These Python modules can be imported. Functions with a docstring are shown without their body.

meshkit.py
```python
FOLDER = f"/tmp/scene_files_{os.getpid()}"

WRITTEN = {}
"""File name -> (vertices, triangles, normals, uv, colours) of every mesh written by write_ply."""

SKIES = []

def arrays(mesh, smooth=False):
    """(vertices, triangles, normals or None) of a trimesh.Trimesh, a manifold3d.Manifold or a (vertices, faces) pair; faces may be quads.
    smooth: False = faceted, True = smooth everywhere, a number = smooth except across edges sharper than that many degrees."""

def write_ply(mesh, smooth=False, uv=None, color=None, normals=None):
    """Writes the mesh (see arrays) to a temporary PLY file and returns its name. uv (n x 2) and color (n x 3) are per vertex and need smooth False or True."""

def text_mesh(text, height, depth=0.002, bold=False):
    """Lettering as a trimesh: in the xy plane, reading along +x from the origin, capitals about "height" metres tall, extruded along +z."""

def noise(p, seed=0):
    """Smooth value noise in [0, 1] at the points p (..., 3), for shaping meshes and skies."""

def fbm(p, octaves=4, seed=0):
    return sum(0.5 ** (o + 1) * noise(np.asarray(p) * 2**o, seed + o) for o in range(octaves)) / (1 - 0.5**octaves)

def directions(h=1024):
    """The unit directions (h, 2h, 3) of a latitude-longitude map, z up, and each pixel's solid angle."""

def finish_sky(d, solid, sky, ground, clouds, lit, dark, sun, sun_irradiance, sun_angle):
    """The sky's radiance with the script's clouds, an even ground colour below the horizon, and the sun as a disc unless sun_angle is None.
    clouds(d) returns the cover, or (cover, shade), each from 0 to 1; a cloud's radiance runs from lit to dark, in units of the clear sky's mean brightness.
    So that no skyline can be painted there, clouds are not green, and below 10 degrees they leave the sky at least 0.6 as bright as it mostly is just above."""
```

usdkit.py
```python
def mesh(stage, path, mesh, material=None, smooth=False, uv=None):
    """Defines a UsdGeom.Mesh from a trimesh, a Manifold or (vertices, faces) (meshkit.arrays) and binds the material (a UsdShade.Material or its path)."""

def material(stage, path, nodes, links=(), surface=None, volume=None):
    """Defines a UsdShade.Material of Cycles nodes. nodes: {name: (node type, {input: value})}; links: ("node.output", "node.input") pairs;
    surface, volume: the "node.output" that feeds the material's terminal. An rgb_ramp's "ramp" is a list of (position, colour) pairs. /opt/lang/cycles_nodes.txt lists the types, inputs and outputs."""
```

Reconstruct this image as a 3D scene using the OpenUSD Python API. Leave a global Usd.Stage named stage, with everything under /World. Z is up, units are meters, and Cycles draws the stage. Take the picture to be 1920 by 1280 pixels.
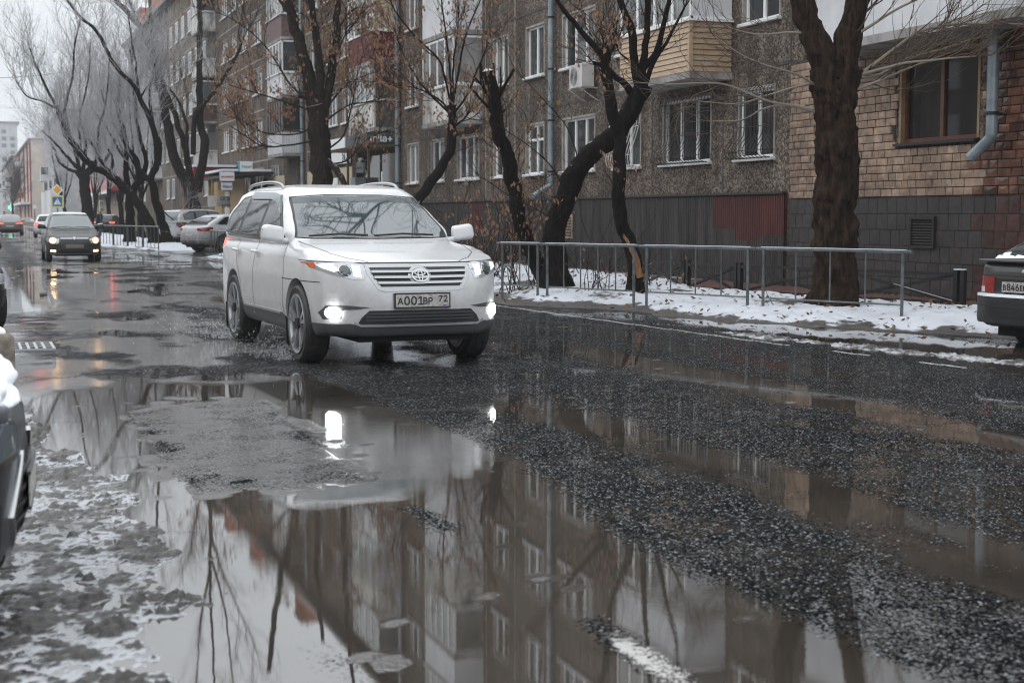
import math, numpy as np, trimesh, usdkit, meshkit
from manifold3d import Manifold, CrossSection
from pxr import Usd, UsdGeom, UsdLux, UsdShade, Gf, Sdf, Vt
from scipy import sparse

# ------------------------------------------------------------------ camera, sky, sun, exposure
stage = Usd.Stage.CreateInMemory()
UsdGeom.SetStageUpAxis(stage, "Z"); UsdGeom.SetStageMetersPerUnit(stage, 1.0)
UsdGeom.Xform.Define(stage, "/World"); UsdGeom.Scope.Define(stage, "/World/Looks")
EYE = np.array([0.0, 0.0, 1.42]); FPX = 2811.0; PITCH = 0.08386; YAW = 0.34532      # focal length in pixels of a 1920 wide picture
FW = np.array([math.sin(YAW) * math.cos(PITCH), math.cos(YAW) * math.cos(PITCH), -math.sin(PITCH)])
RT = np.array([math.cos(YAW), -math.sin(YAW), 0.0]); UP = np.cross(RT, FW)
cam = UsdGeom.Camera.Define(stage, "/World/camera")
cam.CreateHorizontalApertureAttr(36.0); cam.CreateFocalLengthAttr(36.0 * FPX / 1920); cam.CreateClippingRangeAttr(Gf.Vec2f(0.1, 5000))
cam.CreateFStopAttr(4.0); cam.CreateFocusDistanceAttr(15.0); cam.CreateExposureAttr(0.15)
cam.AddTransformOp().Set(Gf.Matrix4d(*RT, 0, *UP, 0, *(-FW), 0, *EYE, 1))
SUN_EL, SUN_AZ = math.radians(38), math.radians(-100)            # azimuth measured from +y towards +x
usdkit.material(stage, "/World/Looks/sky", {
    "sky": ("sky_texture", {"sky_type": "single_scattering", "sun_disc": False, "sun_elevation": SUN_EL, "sun_rotation": SUN_AZ, "aerosol_density": 3.0}),
    "tc": ("texture_coordinate", {}), "sep": ("separate_xyz", {}),
    "up": ("math", {"math_type": "maximum", "value2": 0.0}),
    "cloud": ("rgb_ramp", {"ramp": [(0.0, (7.2, 7.6, 8.0)), (0.12, (8.0, 8.4, 8.8)), (0.27, (12.0, 12.5, 13.1)), (1.0, (15.0, 15.5, 16.2))]}),
    "ns": ("noise_texture", {"scale": 2.2, "detail": 4.0}), "mr": ("map_range", {"from_min": 0.3, "from_max": 0.7, "to_min": 0.93, "to_max": 1.06}),
    "mul": ("mix_color", {"blend_type": "multiply", "fac": 1.0, "use_clamp": False}),
    "mix": ("mix_color", {"fac": 0.96, "use_clamp": False}), "bg": ("background_shader", {"strength": 0.1})},
    [("tc.generated", "sep.vector"), ("tc.generated", "ns.vector"), ("sep.z", "up.value1"), ("up.value", "cloud.fac"), ("ns.fac", "mr.value"),
     ("cloud.color", "mul.a"), ("mr.result", "mul.b"), ("sky.color", "mix.a"), ("mul.result", "mix.b"), ("mix.result", "bg.color")], surface="bg.background")
dome = UsdLux.DomeLight.Define(stage, "/World/sky"); dome.CreateIntensityAttr(1.0)
UsdShade.MaterialBindingAPI.Apply(dome.GetPrim()).Bind(UsdShade.Material.Get(stage, "/World/Looks/sky"))
dome.GetPrim().SetCustomDataByKey("kind", "structure")
sun = UsdLux.DistantLight.Define(stage, "/World/sun")
sun.CreateIntensityAttr(0.12); sun.CreateAngleAttr(25.0); sun.CreateNormalizeAttr(True); sun.CreateColorAttr(Gf.Vec3f(1.0, 0.97, 0.93))
sun.AddRotateXYZOp().Set(Gf.Vec3f(90 - math.degrees(SUN_EL), 0, 180 - math.degrees(SUN_AZ)))

def ray(px, py):
    return FW * FPX + RT * (px - 960) - UP * (py - 640)
def on_ground(px, py, z=0.0):
    """The point of the plane at height z that was measured at this picture position of the survey photograph."""
    d = ray(px, py); return EYE + d * ((z - EYE[2]) / d[2])
def on_plane(px, py, x):
    d = ray(px, py); return EYE + d * (x / d[0])
def at_depth(px, py, D):
    d = ray(px, py); h = FW * [1, 1, 0]; return EYE + d * (D / (d @ h) * np.linalg.norm(h))

# ------------------------------------------------------------------ helpers: prims
taken, origin = {}, {}
def numbered(parent, name):
    k = (str(parent), name); n = taken.get(k, 0); taken[k] = n + 1
    return f"{parent}/{name}" if n == 0 else f"{parent}/{name}_{n:03d}"
def tag(prim, label=None, cat=None, group=None, kind=None):
    prim = prim.GetPrim() if hasattr(prim, "GetPrim") else prim
    for k, v in (("label", label), ("category", cat), ("group", group), ("kind", kind)):
        if v: prim.SetCustomDataByKey(k, v)
    return prim
def thing(name, label, cat, loc=(0, 0, 0), rz=0.0, group=None):
    path = numbered("/World", name); x = UsdGeom.Xform.Define(stage, path)
    x.AddTranslateOp().Set(Gf.Vec3d(*map(float, loc)))
    if rz: x.AddRotateZOp().Set(math.degrees(rz))
    origin[path] = np.asarray(loc, float)
    return tag(x, label, cat, group)
def obj(name, mesh, mat, parent=None, smooth=False, world=False, label=None, kind=None):
    """One Mesh prim, under parent or under /World. world: the mesh is in world coordinates and the thing above it is not turned."""
    base = str(parent.GetPath()) if parent is not None else "/World"
    if isinstance(mesh, MB): mesh = mesh.mesh()
    if hasattr(mesh, "to_mesh"):
        mm = mesh.to_mesh(); mesh = (np.array(mm.vert_properties[:, :3]), np.array(mm.tri_verts))
    if hasattr(mesh, "vertices"): mesh = (np.array(mesh.vertices), np.array(mesh.faces))
    if len(mesh[1]) == 0: return None
    if world and parent is not None:
        top = "/".join(base.split("/")[:3]); mesh = (np.asarray(mesh[0], float) - origin[top], mesh[1])
    p = usdkit.mesh(stage, numbered(base, name), mesh, f"/World/Looks/{mat}", smooth=smooth).GetPrim()
    return tag(p, label=label, kind=kind)
def struct(name, mesh, mat, smooth=False):
    return tag(obj(name, mesh, mat, None, smooth), kind="structure")
def curves(name, pts, widths, mat, parent, kind="stuff", world=True):
    """Many thin tapering twigs or wires: lists of (n,3) arrays and of (n,) widths."""
    base = str(parent.GetPath()); c = UsdGeom.BasisCurves.Define(stage, numbered(base, name))
    P = np.vstack(pts)
    if world: P = P - origin["/".join(base.split("/")[:3])]
    c.CreateTypeAttr("linear"); c.CreatePointsAttr(Vt.Vec3fArray.FromNumpy(P.astype(np.float32)))
    c.CreateCurveVertexCountsAttr(Vt.IntArray.FromNumpy(np.array([len(p) for p in pts], np.int32)))
    c.CreateWidthsAttr(Vt.FloatArray.FromNumpy(np.concatenate(widths).astype(np.float32))); c.SetWidthsInterpolation("vertex")
    UsdShade.MaterialBindingAPI.Apply(c.GetPrim()).Bind(UsdShade.Material.Get(stage, f"/World/Looks/{mat}"))
    return tag(c, kind=kind)
def copy_of(root, loc, rz=0.0, label=None, group=None):
    """A copy of a thing with its parts, under the next number."""
    was = dict(root.GetCustomData()); name = str(root.GetPath()).split("/")[-1]
    r = thing(name, label or was["label"], was["category"], loc, rz, group or was.get("group"))
    r.GetReferences().AddInternalReference(root.GetPath()); r.SetInstanceable(True)
    return r

# ------------------------------------------------------------------ helpers: meshes
class MB:
    def __init__(s): s.v, s.f, s.n = [], [], 0
    def add(s, v, f=None):
        if f is None:
            if hasattr(v, "to_mesh"):
                mm = v.to_mesh(); v, f = mm.vert_properties[:, :3], mm.tri_verts
            else: v, f = v.vertices, v.faces
        f = np.asarray(f)
        if f.shape[1] == 4: f = np.vstack([f[:, [0, 1, 2]], f[:, [0, 2, 3]]])
        s.v.append(np.asarray(v, float)); s.f.append(f + s.n); s.n += len(v); return s
    def mesh(s):
        return (np.vstack(s.v), np.vstack(s.f)) if s.v else (np.zeros((0, 3)), np.zeros((0, 3), int))
    def box(s, x0, x1, y0, y1, z0, z1):
        v = np.array([[x, y, z] for z in (z0, z1) for y in (y0, y1) for x in (x0, x1)], float)
        return s.add(v, [[0, 2, 3, 1], [4, 5, 7, 6], [0, 1, 5, 4], [2, 6, 7, 3], [0, 4, 6, 2], [1, 3, 7, 5]])
    def bar(s, a, b, w, h=None, up=(0, 0, 1)):
        """A square bar from a to b."""
        a, b = np.asarray(a, float), np.asarray(b, float); t = (b - a) / np.linalg.norm(b - a)
        u = np.cross(t, up); u = np.cross(t, (1, 0, 0)) if np.linalg.norm(u) < 1e-3 else u
        u /= np.linalg.norm(u); w2 = np.cross(u, t); h = h or w
        c = [(-w / 2) * u - (h / 2) * w2, (w / 2) * u - (h / 2) * w2, (w / 2) * u + (h / 2) * w2, (-w / 2) * u + (h / 2) * w2]
        return s.add(np.array([a + k for k in c] + [b + k for k in c]), [[3, 2, 1, 0], [4, 5, 6, 7], [0, 1, 5, 4], [1, 2, 6, 5], [2, 3, 7, 6], [3, 0, 4, 7]])
    def tube(s, p, r, sides=8, cap=True, rough=0.0, seed=0):
        p = np.asarray(p, float); r = np.broadcast_to(np.asarray(r, float), (len(p),))
        t = np.gradient(p, axis=0); t /= np.linalg.norm(t, axis=1, keepdims=True) + 1e-12
        ref = np.array([1.0, 0, 0]) if abs(t[:, 0]).max() < 0.9 else np.array([0, 1.0, 0]) if abs(t[:, 1]).max() < 0.9 else np.array([0, 0, 1.0])
        a = np.cross(t, ref); a /= np.linalg.norm(a, axis=1, keepdims=True) + 1e-12; b = np.cross(t, a)
        g = np.arange(sides) * 2 * np.pi / sides
        ring = np.cos(g)[None, :, None] * a[:, None] + np.sin(g)[None, :, None] * b[:, None]
        rr = r[:, None, None] * np.ones((1, sides, 1))
        if rough:
            q = p[:, None] + ring * r[:, None, None]
            rr = rr * (1 + rough * (meshkit.fbm(q * [9, 9, 3], 3, seed)[..., None] - 0.5) * 2 + rough * 0.7 * (meshkit.noise(q * [22, 22, 4], seed + 5)[..., None] - 0.5) + rough * .55 * (meshkit.noise(q * [48, 48, 7], seed + 9)[..., None] - 0.5))
        v = (p[:, None] + rr * ring).reshape(-1, 3)
        i, j = np.meshgrid(np.arange(len(p) - 1), np.arange(sides), indexing="ij"); k = (j + 1) % sides
        f = np.stack([i * sides + j, (i + 1) * sides + j, (i + 1) * sides + k, i * sides + k], -1).reshape(-1, 4)
        s.add(v, f[:, ::-1])
        if cap:
            for e, q in ((0, p[0]), (len(p) - 1, p[-1])):
                ids = np.arange(sides); c = np.vstack([v[e * sides:(e + 1) * sides], q])
                fc = np.stack([ids, (ids + 1) % sides, np.full(sides, sides)], 1)
                s.add(c, fc if e == 0 else fc[:, ::-1])
        return s
    def poly(s, pts, a, b):
        """A polygon (list of 3-D points in one plane) swept from offset a to offset b (vectors)."""
        p = np.asarray(pts, float); n = len(p)
        e = trimesh.creation.triangulate_polygon
        v = np.vstack([p + a, p + b]); f = []
        for i in range(1, n - 1): f += [[0, i + 1, i], [n, n + i, n + i + 1]]
        for i in range(n):
            j = (i + 1) % n; f += [[i, j, n + j], [i, n + j, n + i]]
        return s.add(v, f)

def resample(p, n):
    """A Catmull-Rom curve through the points, n points."""
    p = np.asarray(p, float); m = len(p)
    if m == 2: return p[0] + np.linspace(0, 1, n)[:, None] * (p[1] - p[0])
    q = np.vstack([2 * p[0] - p[1], p, 2 * p[-1] - p[-2]]); u = np.linspace(0, m - 1 - 1e-9, n); i = u.astype(int); t = (u - i)[:, None]
    a, b, c, d = q[i], q[i + 1], q[i + 2], q[i + 3]
    return 0.5 * (2 * b + (c - a) * t + (2 * a - 5 * b + 4 * c - d) * t**2 + (3 * b - a - 3 * c + d) * t**3)
def ex_y(pts, w=3.0):      # polygon (x, z) swept along y
    return CrossSection([np.asarray(pts, float)], fillrule=FILL).extrude(2 * w).translate((0, 0, -w)).transform(np.array([[1, 0, 0, 0], [0, 0, -1, 0], [0, 1, 0, 0]], float))
def ex_x(pts, x0=-9.0, x1=9.0):   # polygon (y, z) swept along x
    return CrossSection([np.asarray(pts, float)], fillrule=FILL).extrude(x1 - x0).translate((0, 0, x0)).transform(np.array([[0, 0, 1, 0], [1, 0, 0, 0], [0, 1, 0, 0]], float))
def ex_z(pts, z0=-3.0, z1=3.0):
    return CrossSection([np.asarray(pts, float)], fillrule=FILL).extrude(z1 - z0).translate((0, 0, z0))
from manifold3d import FillRule, Mesh
FILL = FillRule.NonZero
def mirror_y(pts): return list(pts) + [(x, -y) for x, y in reversed(pts) if abs(y) > 1e-6]
def half(pts): return list(pts) + [(-y, z) for y, z in reversed(pts) if abs(y) > 1e-6]
def to_tm(m):
    mm = m.to_mesh(); return trimesh.Trimesh(np.array(mm.vert_properties[:, :3]), np.array(mm.tri_verts), process=False)
def to_mf(v, f): return Manifold(Mesh(np.asarray(v, np.float32), np.asarray(f, np.uint32)))
def smooth_solid(m, it=8, lam=0.5):
    t = to_tm(m); n = len(t.vertices); e = t.edges_unique
    A = sparse.coo_matrix((np.ones(len(e) * 2), (np.r_[e[:, 0], e[:, 1]], np.r_[e[:, 1], e[:, 0]])), (n, n)).tocsr()
    d = np.asarray(A.sum(1)).ravel(); v = np.array(t.vertices)
    for _ in range(it):
        v = v + lam * ((A @ v) / d[:, None] - v)
    return to_mf(v, t.faces)
def inflate(m, eps):
    t = to_tm(m); return to_mf(t.vertices + t.vertex_normals * eps, t.faces)
def ball_hull(pts):
    return Manifold.batch_hull([Manifold.sphere(r, 12).translate((x, y, z)) for x, y, z, r in pts])
def circle(cx, cy, rx, ry=None, n=28):
    a = np.arange(n) * 2 * np.pi / n; return np.stack([cx + rx * np.cos(a), cy + (ry or rx) * np.sin(a)], 1)
def thick(line, w):
    """A polyline (2-D) as a closed strip of width w."""
    p = np.asarray(line, float); t = np.gradient(p, axis=0); t /= np.linalg.norm(t, axis=1, keepdims=True); n = np.stack([-t[:, 1], t[:, 0]], 1) * w / 2
    return np.vstack([p + n, (p - n)[::-1]])
def strip(line, w): 
    q = thick(line, w); a = 0.5 * np.sum(q[:, 0] * np.roll(q[:, 1], -1) - q[:, 1] * np.roll(q[:, 0], -1))
    return q if a > 0 else q[::-1]
def ccw(q):
    q = np.asarray(q, float); a = 0.5 * np.sum(q[:, 0] * np.roll(q[:, 1], -1) - q[:, 1] * np.roll(q[:, 0], -1))
    return q if a > 0 else q[::-1]
# ------------------------------------------------------------------ materials
def mat(name, base, rough=0.6, **kw):
    usdkit.material(stage, f"/World/Looks/{name}", {"p": ("principled_bsdf", {"base_color": base, "roughness": rough, **kw})}, surface="p.BSDF")
def mat_noise(name, c1, c2, scale=4.0, rough=0.7, bump=0.0, bscale=None, c3=None, stretch=(1, 1, 1), detail=6.0, lo=0.35, hi=0.65, bdist=0.02, coord="position", **kw):
    n = {"g": ("geometry", {}), "tc": ("texture_coordinate", {}), "m": ("mapping", {"scale": stretch}), "n": ("noise_texture", {"scale": scale, "detail": detail, "roughness": 0.6}),
         "r": ("rgb_ramp", {"ramp": [(lo, c1), (hi, c2)] if c3 is None else [(lo, c1), ((lo + hi) / 2, c2), (hi, c3)]}), "p": ("principled_bsdf", {"roughness": rough, **kw})}
    src = "g.position" if coord == "position" else "tc.object"
    l = [(src, "m.vector"), ("m.vector", "n.vector"), ("n.fac", "r.fac"), ("r.color", "p.base_color")]
    if bump:
        n["bn"] = ("noise_texture", {"scale": bscale or scale * 6, "detail": 5.0}); n["b"] = ("bump", {"strength": bump, "distance": bdist})
        l += [("m.vector", "bn.vector"), ("bn.fac", "b.height"), ("b.normal", "p.normal")]
    usdkit.material(stage, f"/World/Looks/{name}", n, l, surface="p.BSDF")
def mat_pebble(name, c1, c2, c3, tint):
    """Washed-aggregate concrete: small pebbles of several tones, with large damp stains."""
    usdkit.material(stage, f"/World/Looks/{name}", {
        "g": ("geometry", {}), "v": ("voronoi_texture", {"scale": 26.0}), "s": ("separate_color", {}), "r": ("rgb_ramp", {"ramp": [(0.0, c1), (0.45, c2), (1.0, c3)]}),
        "n": ("noise_texture", {"scale": 0.55, "detail": 6.0, "roughness": 0.65}), "mr": ("map_range", {"from_min": 0.3, "from_max": 0.7, "to_min": 0.55, "to_max": 1.2}),
        "mu": ("mix_color", {"blend_type": "multiply", "fac": 1.0}), "sm": ("mapping", {"scale": (1, 1.6, 0.12)}), "n2": ("noise_texture", {"scale": 1.6, "detail": 5.0}), "r2": ("rgb_ramp", {"ramp": [(0.35, tint), (0.6, (1, 1, 1))]}),
        "mu2": ("mix_color", {"blend_type": "multiply", "fac": 0.8}), "b": ("bump", {"strength": 0.7, "distance": 0.012, "invert": True}), "p": ("principled_bsdf", {"roughness": 0.85, "specular_ior_level": 0.2})},
        [("g.position", "v.vector"), ("v.color", "s.color"), ("s.r", "r.fac"), ("g.position", "n.vector"), ("n.fac", "mr.value"), ("r.color", "mu.a"), ("mr.result", "mu.b"), ("g.position", "sm.vector"), ("sm.vector", "n2.vector"),
         ("n2.fac", "r2.fac"), ("mu.result", "mu2.a"), ("r2.color", "mu2.b"), ("mu2.result", "p.base_color"), ("v.distance", "b.height"), ("b.normal", "p.normal")], surface="p.BSDF")
def mat_random(name, ramp, rough=0.6, nscale=8.0, namt=0.35, bump=0.4, bscale=40.0, coat=0.0):
    """A colour of its own for each object that wears it, with a little grain."""
    usdkit.material(stage, f"/World/Looks/{name}", {
        "o": ("object_info", {}), "r": ("rgb_ramp", {"ramp": ramp}), "g": ("geometry", {}), "n": ("noise_texture", {"scale": nscale, "detail": 5.0}),
        "mr": ("map_range", {"from_min": 0.3, "from_max": 0.7, "to_min": 1 - namt, "to_max": 1 + namt}), "mu": ("mix_color", {"blend_type": "multiply", "fac": 1.0, "use_clamp": False}), "ln": ("noise_texture", {"scale": 0.9, "detail": 6.0, "roughness": 0.65}), "lr": ("map_range", {"from_min": 0.35, "from_max": 0.62, "to_min": 0.62, "to_max": 1.12, "clamp": True}), "mu2": ("mix_color", {"blend_type": "multiply", "fac": 1.0, "use_clamp": False}),
        "bn": ("noise_texture", {"scale": bscale, "detail": 4.0}), "b": ("bump", {"strength": bump, "distance": 0.01}), "p": ("principled_bsdf", {"roughness": rough, "coat_weight": coat})},
        [("o.random", "r.fac"), ("g.position", "n.vector"), ("n.fac", "mr.value"), ("r.color", "mu.a"), ("mr.result", "mu.b"), ("g.position", "ln.vector"), ("ln.fac", "lr.value"), ("mu.result", "mu2.a"), ("lr.result", "mu2.b"), ("mu2.result", "p.base_color"), ("g.position", "bn.vector"), ("bn.fac", "b.height"), ("b.normal", "p.normal")], surface="p.BSDF")
def mat_paint(name, base, dirt=(0.16, 0.14, 0.12), top=0.75, amount=0.6, rough=0.25, metallic=0.0, coat=1.0):
    """Car paint under a clear coat; road dirt thickens towards the sills (object space, so it rides with the car)."""
    n = {"tc": ("texture_coordinate", {}), "s": ("separate_xyz", {}), "n": ("noise_texture", {"scale": 5.0, "detail": 8.0, "roughness": 0.7}), "a": ("math", {"math_type": "multiply_add", "value2": 0.9, "value3": -0.45}),
         "z": ("math", {"math_type": "add"}), "mr": ("map_range", {"from_min": 0.25, "from_max": top, "to_min": amount, "to_max": 0.0, "clamp": True}),
         "mx": ("mix_color", {"a": base, "b": dirt}), "ro": ("map_range", {"from_min": 0.0, "from_max": 1.0, "to_min": rough, "to_max": 0.7}),
         "co": ("map_range", {"from_min": 0.0, "from_max": 0.6, "to_min": coat, "to_max": 0.15 * coat}), "drops": ("voronoi_texture", {"scale": 120.0}), "b": ("bump", {"strength": 0.05, "distance": 0.004}),
         "p": ("principled_bsdf", {"metallic": metallic, "coat_roughness": 0.04})}
    usdkit.material(stage, f"/World/Looks/{name}", n, [("tc.object", "n.vector"), ("tc.object", "s.vector"), ("n.fac", "a.value1"), ("a.value", "z.value1"), ("s.z", "z.value2"), ("z.value", "mr.value"),
        ("mr.result", "mx.fac"), ("mx.result", "p.base_color"), ("mr.result", "ro.value"), ("ro.result", "p.roughness"), ("mr.result", "co.value"), ("co.result", "p.coat_weight"),
        ("tc.object", "drops.vector"), ("drops.distance", "b.height"), ("b.normal", "p.normal"), ("b.normal", "p.coat_normal")], surface="p.BSDF")
def mat_pane(name, ramp, ior=1.5, rough=0.03):
    usdkit.material(stage, f"/World/Looks/{name}", {"o": ("object_info", {}), "r": ("rgb_ramp", {"ramp": ramp}), "g": ("geometry", {}), "m": ("mapping", {"scale": (1, 7, 0.5)}), "n": ("noise_texture", {"scale": 1.3, "detail": 3.0}),
        "mr": ("map_range", {"from_min": 0.35, "from_max": 0.65, "to_min": 0.5, "to_max": 1.4}), "mu": ("mix_color", {"blend_type": "multiply", "fac": 1.0}), "p": ("principled_bsdf", {"roughness": rough, "ior": ior})},
        [("o.random", "r.fac"), ("g.position", "m.vector"), ("m.vector", "n.vector"), ("n.fac", "mr.value"), ("r.color", "mu.a"), ("mr.result", "mu.b"), ("mu.result", "p.base_color")], surface="p.BSDF")
def mat_bark(name, c1, c2, snow=0.0):
    """Furrowed wet bark; fresh snow lies where the surface faces up."""
    usdkit.material(stage, f"/World/Looks/{name}", {
        "g": ("geometry", {}), "m": ("mapping", {"scale": (1, 1, 0.22)}), "n": ("noise_texture", {"scale": 16.0, "detail": 8.0, "roughness": 0.7}), "r": ("rgb_ramp", {"ramp": [(0.32, c1), (0.68, c2)]}),
        "s": ("separate_xyz", {}), "n2": ("noise_texture", {"scale": 7.0, "detail": 4.0}), "ad": ("math", {"math_type": "multiply_add", "value2": 0.5}), "mr": ("map_range", {"from_min": 1.06, "from_max": 1.16, "to_min": 0.0, "to_max": snow, "clamp": True}),
        "mx": ("mix_color", {"b": (0.78, 0.8, 0.84)}), "b": ("bump", {"strength": 1.0, "distance": 0.06}), "p": ("principled_bsdf", {"roughness": 0.85, "specular_ior_level": 0.12})},
        [("g.position", "m.vector"), ("m.vector", "n.vector"), ("n.fac", "r.fac"), ("g.true_normal", "s.vector"), ("g.position", "n2.vector"), ("n2.fac", "ad.value1"), ("s.z", "ad.value3"), ("ad.value", "mr.value"),
         ("r.color", "mx.a"), ("mr.result", "mx.fac"), ("mx.result", "p.base_color"), ("n.fac", "b.height"), ("b.normal", "p.normal")], surface="p.BSDF")

# wet road: rough asphalt whose stones glint, standing water where the mesh's "wet" value (plus fine noise) is high, worn paint where "paint" is high
usdkit.material(stage, "/World/Looks/wet_asphalt", {
    "g": ("geometry", {}), "wet": ("attribute", {"attribute": "wet"}), "paint": ("attribute", {"attribute": "paint"}), "rip": ("attribute", {"attribute": "ripple"}),
    "n": ("noise_texture", {"scale": 3.2, "detail": 8.0, "roughness": 0.66}), "n1": ("math", {"math_type": "multiply_add", "value2": 0.9, "value3": -0.72}), "w0": ("math", {"math_type": "add"}), "ws": ("math", {"math_type": "multiply_add", "value2": 0.55}),
    "w": ("map_range", {"range_type": "smoothstep", "from_min": 0.42, "from_max": 0.58, "to_min": 0.0, "to_max": 1.0}),
    "v": ("voronoi_texture", {"scale": 104.0}), "vs": ("separate_color", {}), "v2": ("voronoi_texture", {"scale": 160.0}), "hs": ("math", {"math_type": "multiply_add", "value2": 0.5}),
    "n3": ("noise_texture", {"scale": 0.8, "detail": 5.0}), "ar": ("rgb_ramp", {"ramp": [(0.3, (0.005, 0.0058, 0.0065)), (0.7, (0.014, 0.015, 0.016))]}),
    "st": ("rgb_ramp", {"ramp": [(0.925, (0.0, 0.0, 0.0)), (0.972, (0.36, 0.375, 0.385))]}), "ac": ("mix_color", {"blend_type": "add", "fac": 1.0}),
    "gl": ("map_range", {"from_min": 0.80, "from_max": 0.93, "to_min": 0.03, "to_max": 1.0, "clamp": True}), "gr": ("map_range", {"from_min": 0.70, "from_max": 0.9, "to_min": 0.42, "to_max": 0.16, "clamp": True}),
    "ba": ("bump", {"strength": 1.0, "distance": 0.009, "invert": True}), "asp": ("principled_bsdf", {"ior": 1.5}), "dry": ("diffuse_bsdf", {}), "gm": ("map_range", {"from_min": 0.78, "from_max": 0.93, "to_min": 0.22, "to_max": 1.0, "clamp": True}), "asm": ("mix_closure", {}),
    "pn": ("noise_texture", {"scale": 24.0, "detail": 6.0}), "pm": ("math", {"math_type": "multiply"}), "pr": ("map_range", {"from_min": 0.36, "from_max": 0.5, "to_min": 0.0, "to_max": 1.0, "clamp": True}), "pc": ("mix_color", {"b": (0.58, 0.57, 0.55)}),
    "rm": ("mapping", {"scale": (1.0, 1.6, 1.0)}), "rn": ("noise_texture", {"scale": 30.0, "detail": 3.0, "roughness": 0.6}), "bw": ("bump", {"distance": 0.03}),
    "mud": ("rgb_ramp", {"ramp": [(0.3, (0.010, 0.0085, 0.007)), (0.7, (0.024, 0.0205, 0.017))]}), "wat": ("principled_bsdf", {"roughness": 0.015, "ior": 2.6}), "mix": ("mix_closure", {})},
    [("g.position", "n.vector"), ("n.fac", "n1.value1"), ("wet.fac", "w0.value1"), ("n1.value", "w0.value2"), ("vs.b", "ws.value1"), ("w0.value", "ws.value3"), ("ws.value", "w.value"),
     ("g.position", "v.vector"), ("v.color", "vs.color"), ("g.position", "v2.vector"), ("v2.distance", "hs.value1"), ("v.distance", "hs.value3"), ("hs.value", "ba.height"), ("ba.normal", "asp.normal"),
     ("pc.result", "dry.color"), ("ba.normal", "dry.normal"), ("vs.g", "gm.value"), ("gm.result", "asm.fac"), ("dry.BSDF", "asm.closure1"), ("asp.BSDF", "asm.closure2"), ("vs.g", "gl.value"), ("gl.result", "asp.specular_ior_level"), ("vs.g", "gr.value"), ("gr.result", "asp.roughness"),
     ("g.position", "n3.vector"), ("n3.fac", "ar.fac"), ("vs.r", "st.fac"), ("ar.color", "ac.a"), ("st.color", "ac.b"),
     ("g.position", "pn.vector"), ("pn.fac", "pm.value1"), ("paint.fac", "pm.value2"), ("pm.value", "pr.value"), ("pr.result", "pc.fac"), ("ac.result", "pc.a"), ("pc.result", "asp.base_color"),
     ("g.position", "rm.vector"), ("rm.vector", "rn.vector"), ("rn.fac", "bw.height"), ("rip.fac", "bw.strength"), ("bw.normal", "wat.normal"), ("n3.fac", "mud.fac"), ("mud.color", "wat.base_color"),
     ("w.result", "mix.fac"), ("asm.closure", "mix.closure1"), ("wat.BSDF", "mix.closure2")], surface="mix.closure")
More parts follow.
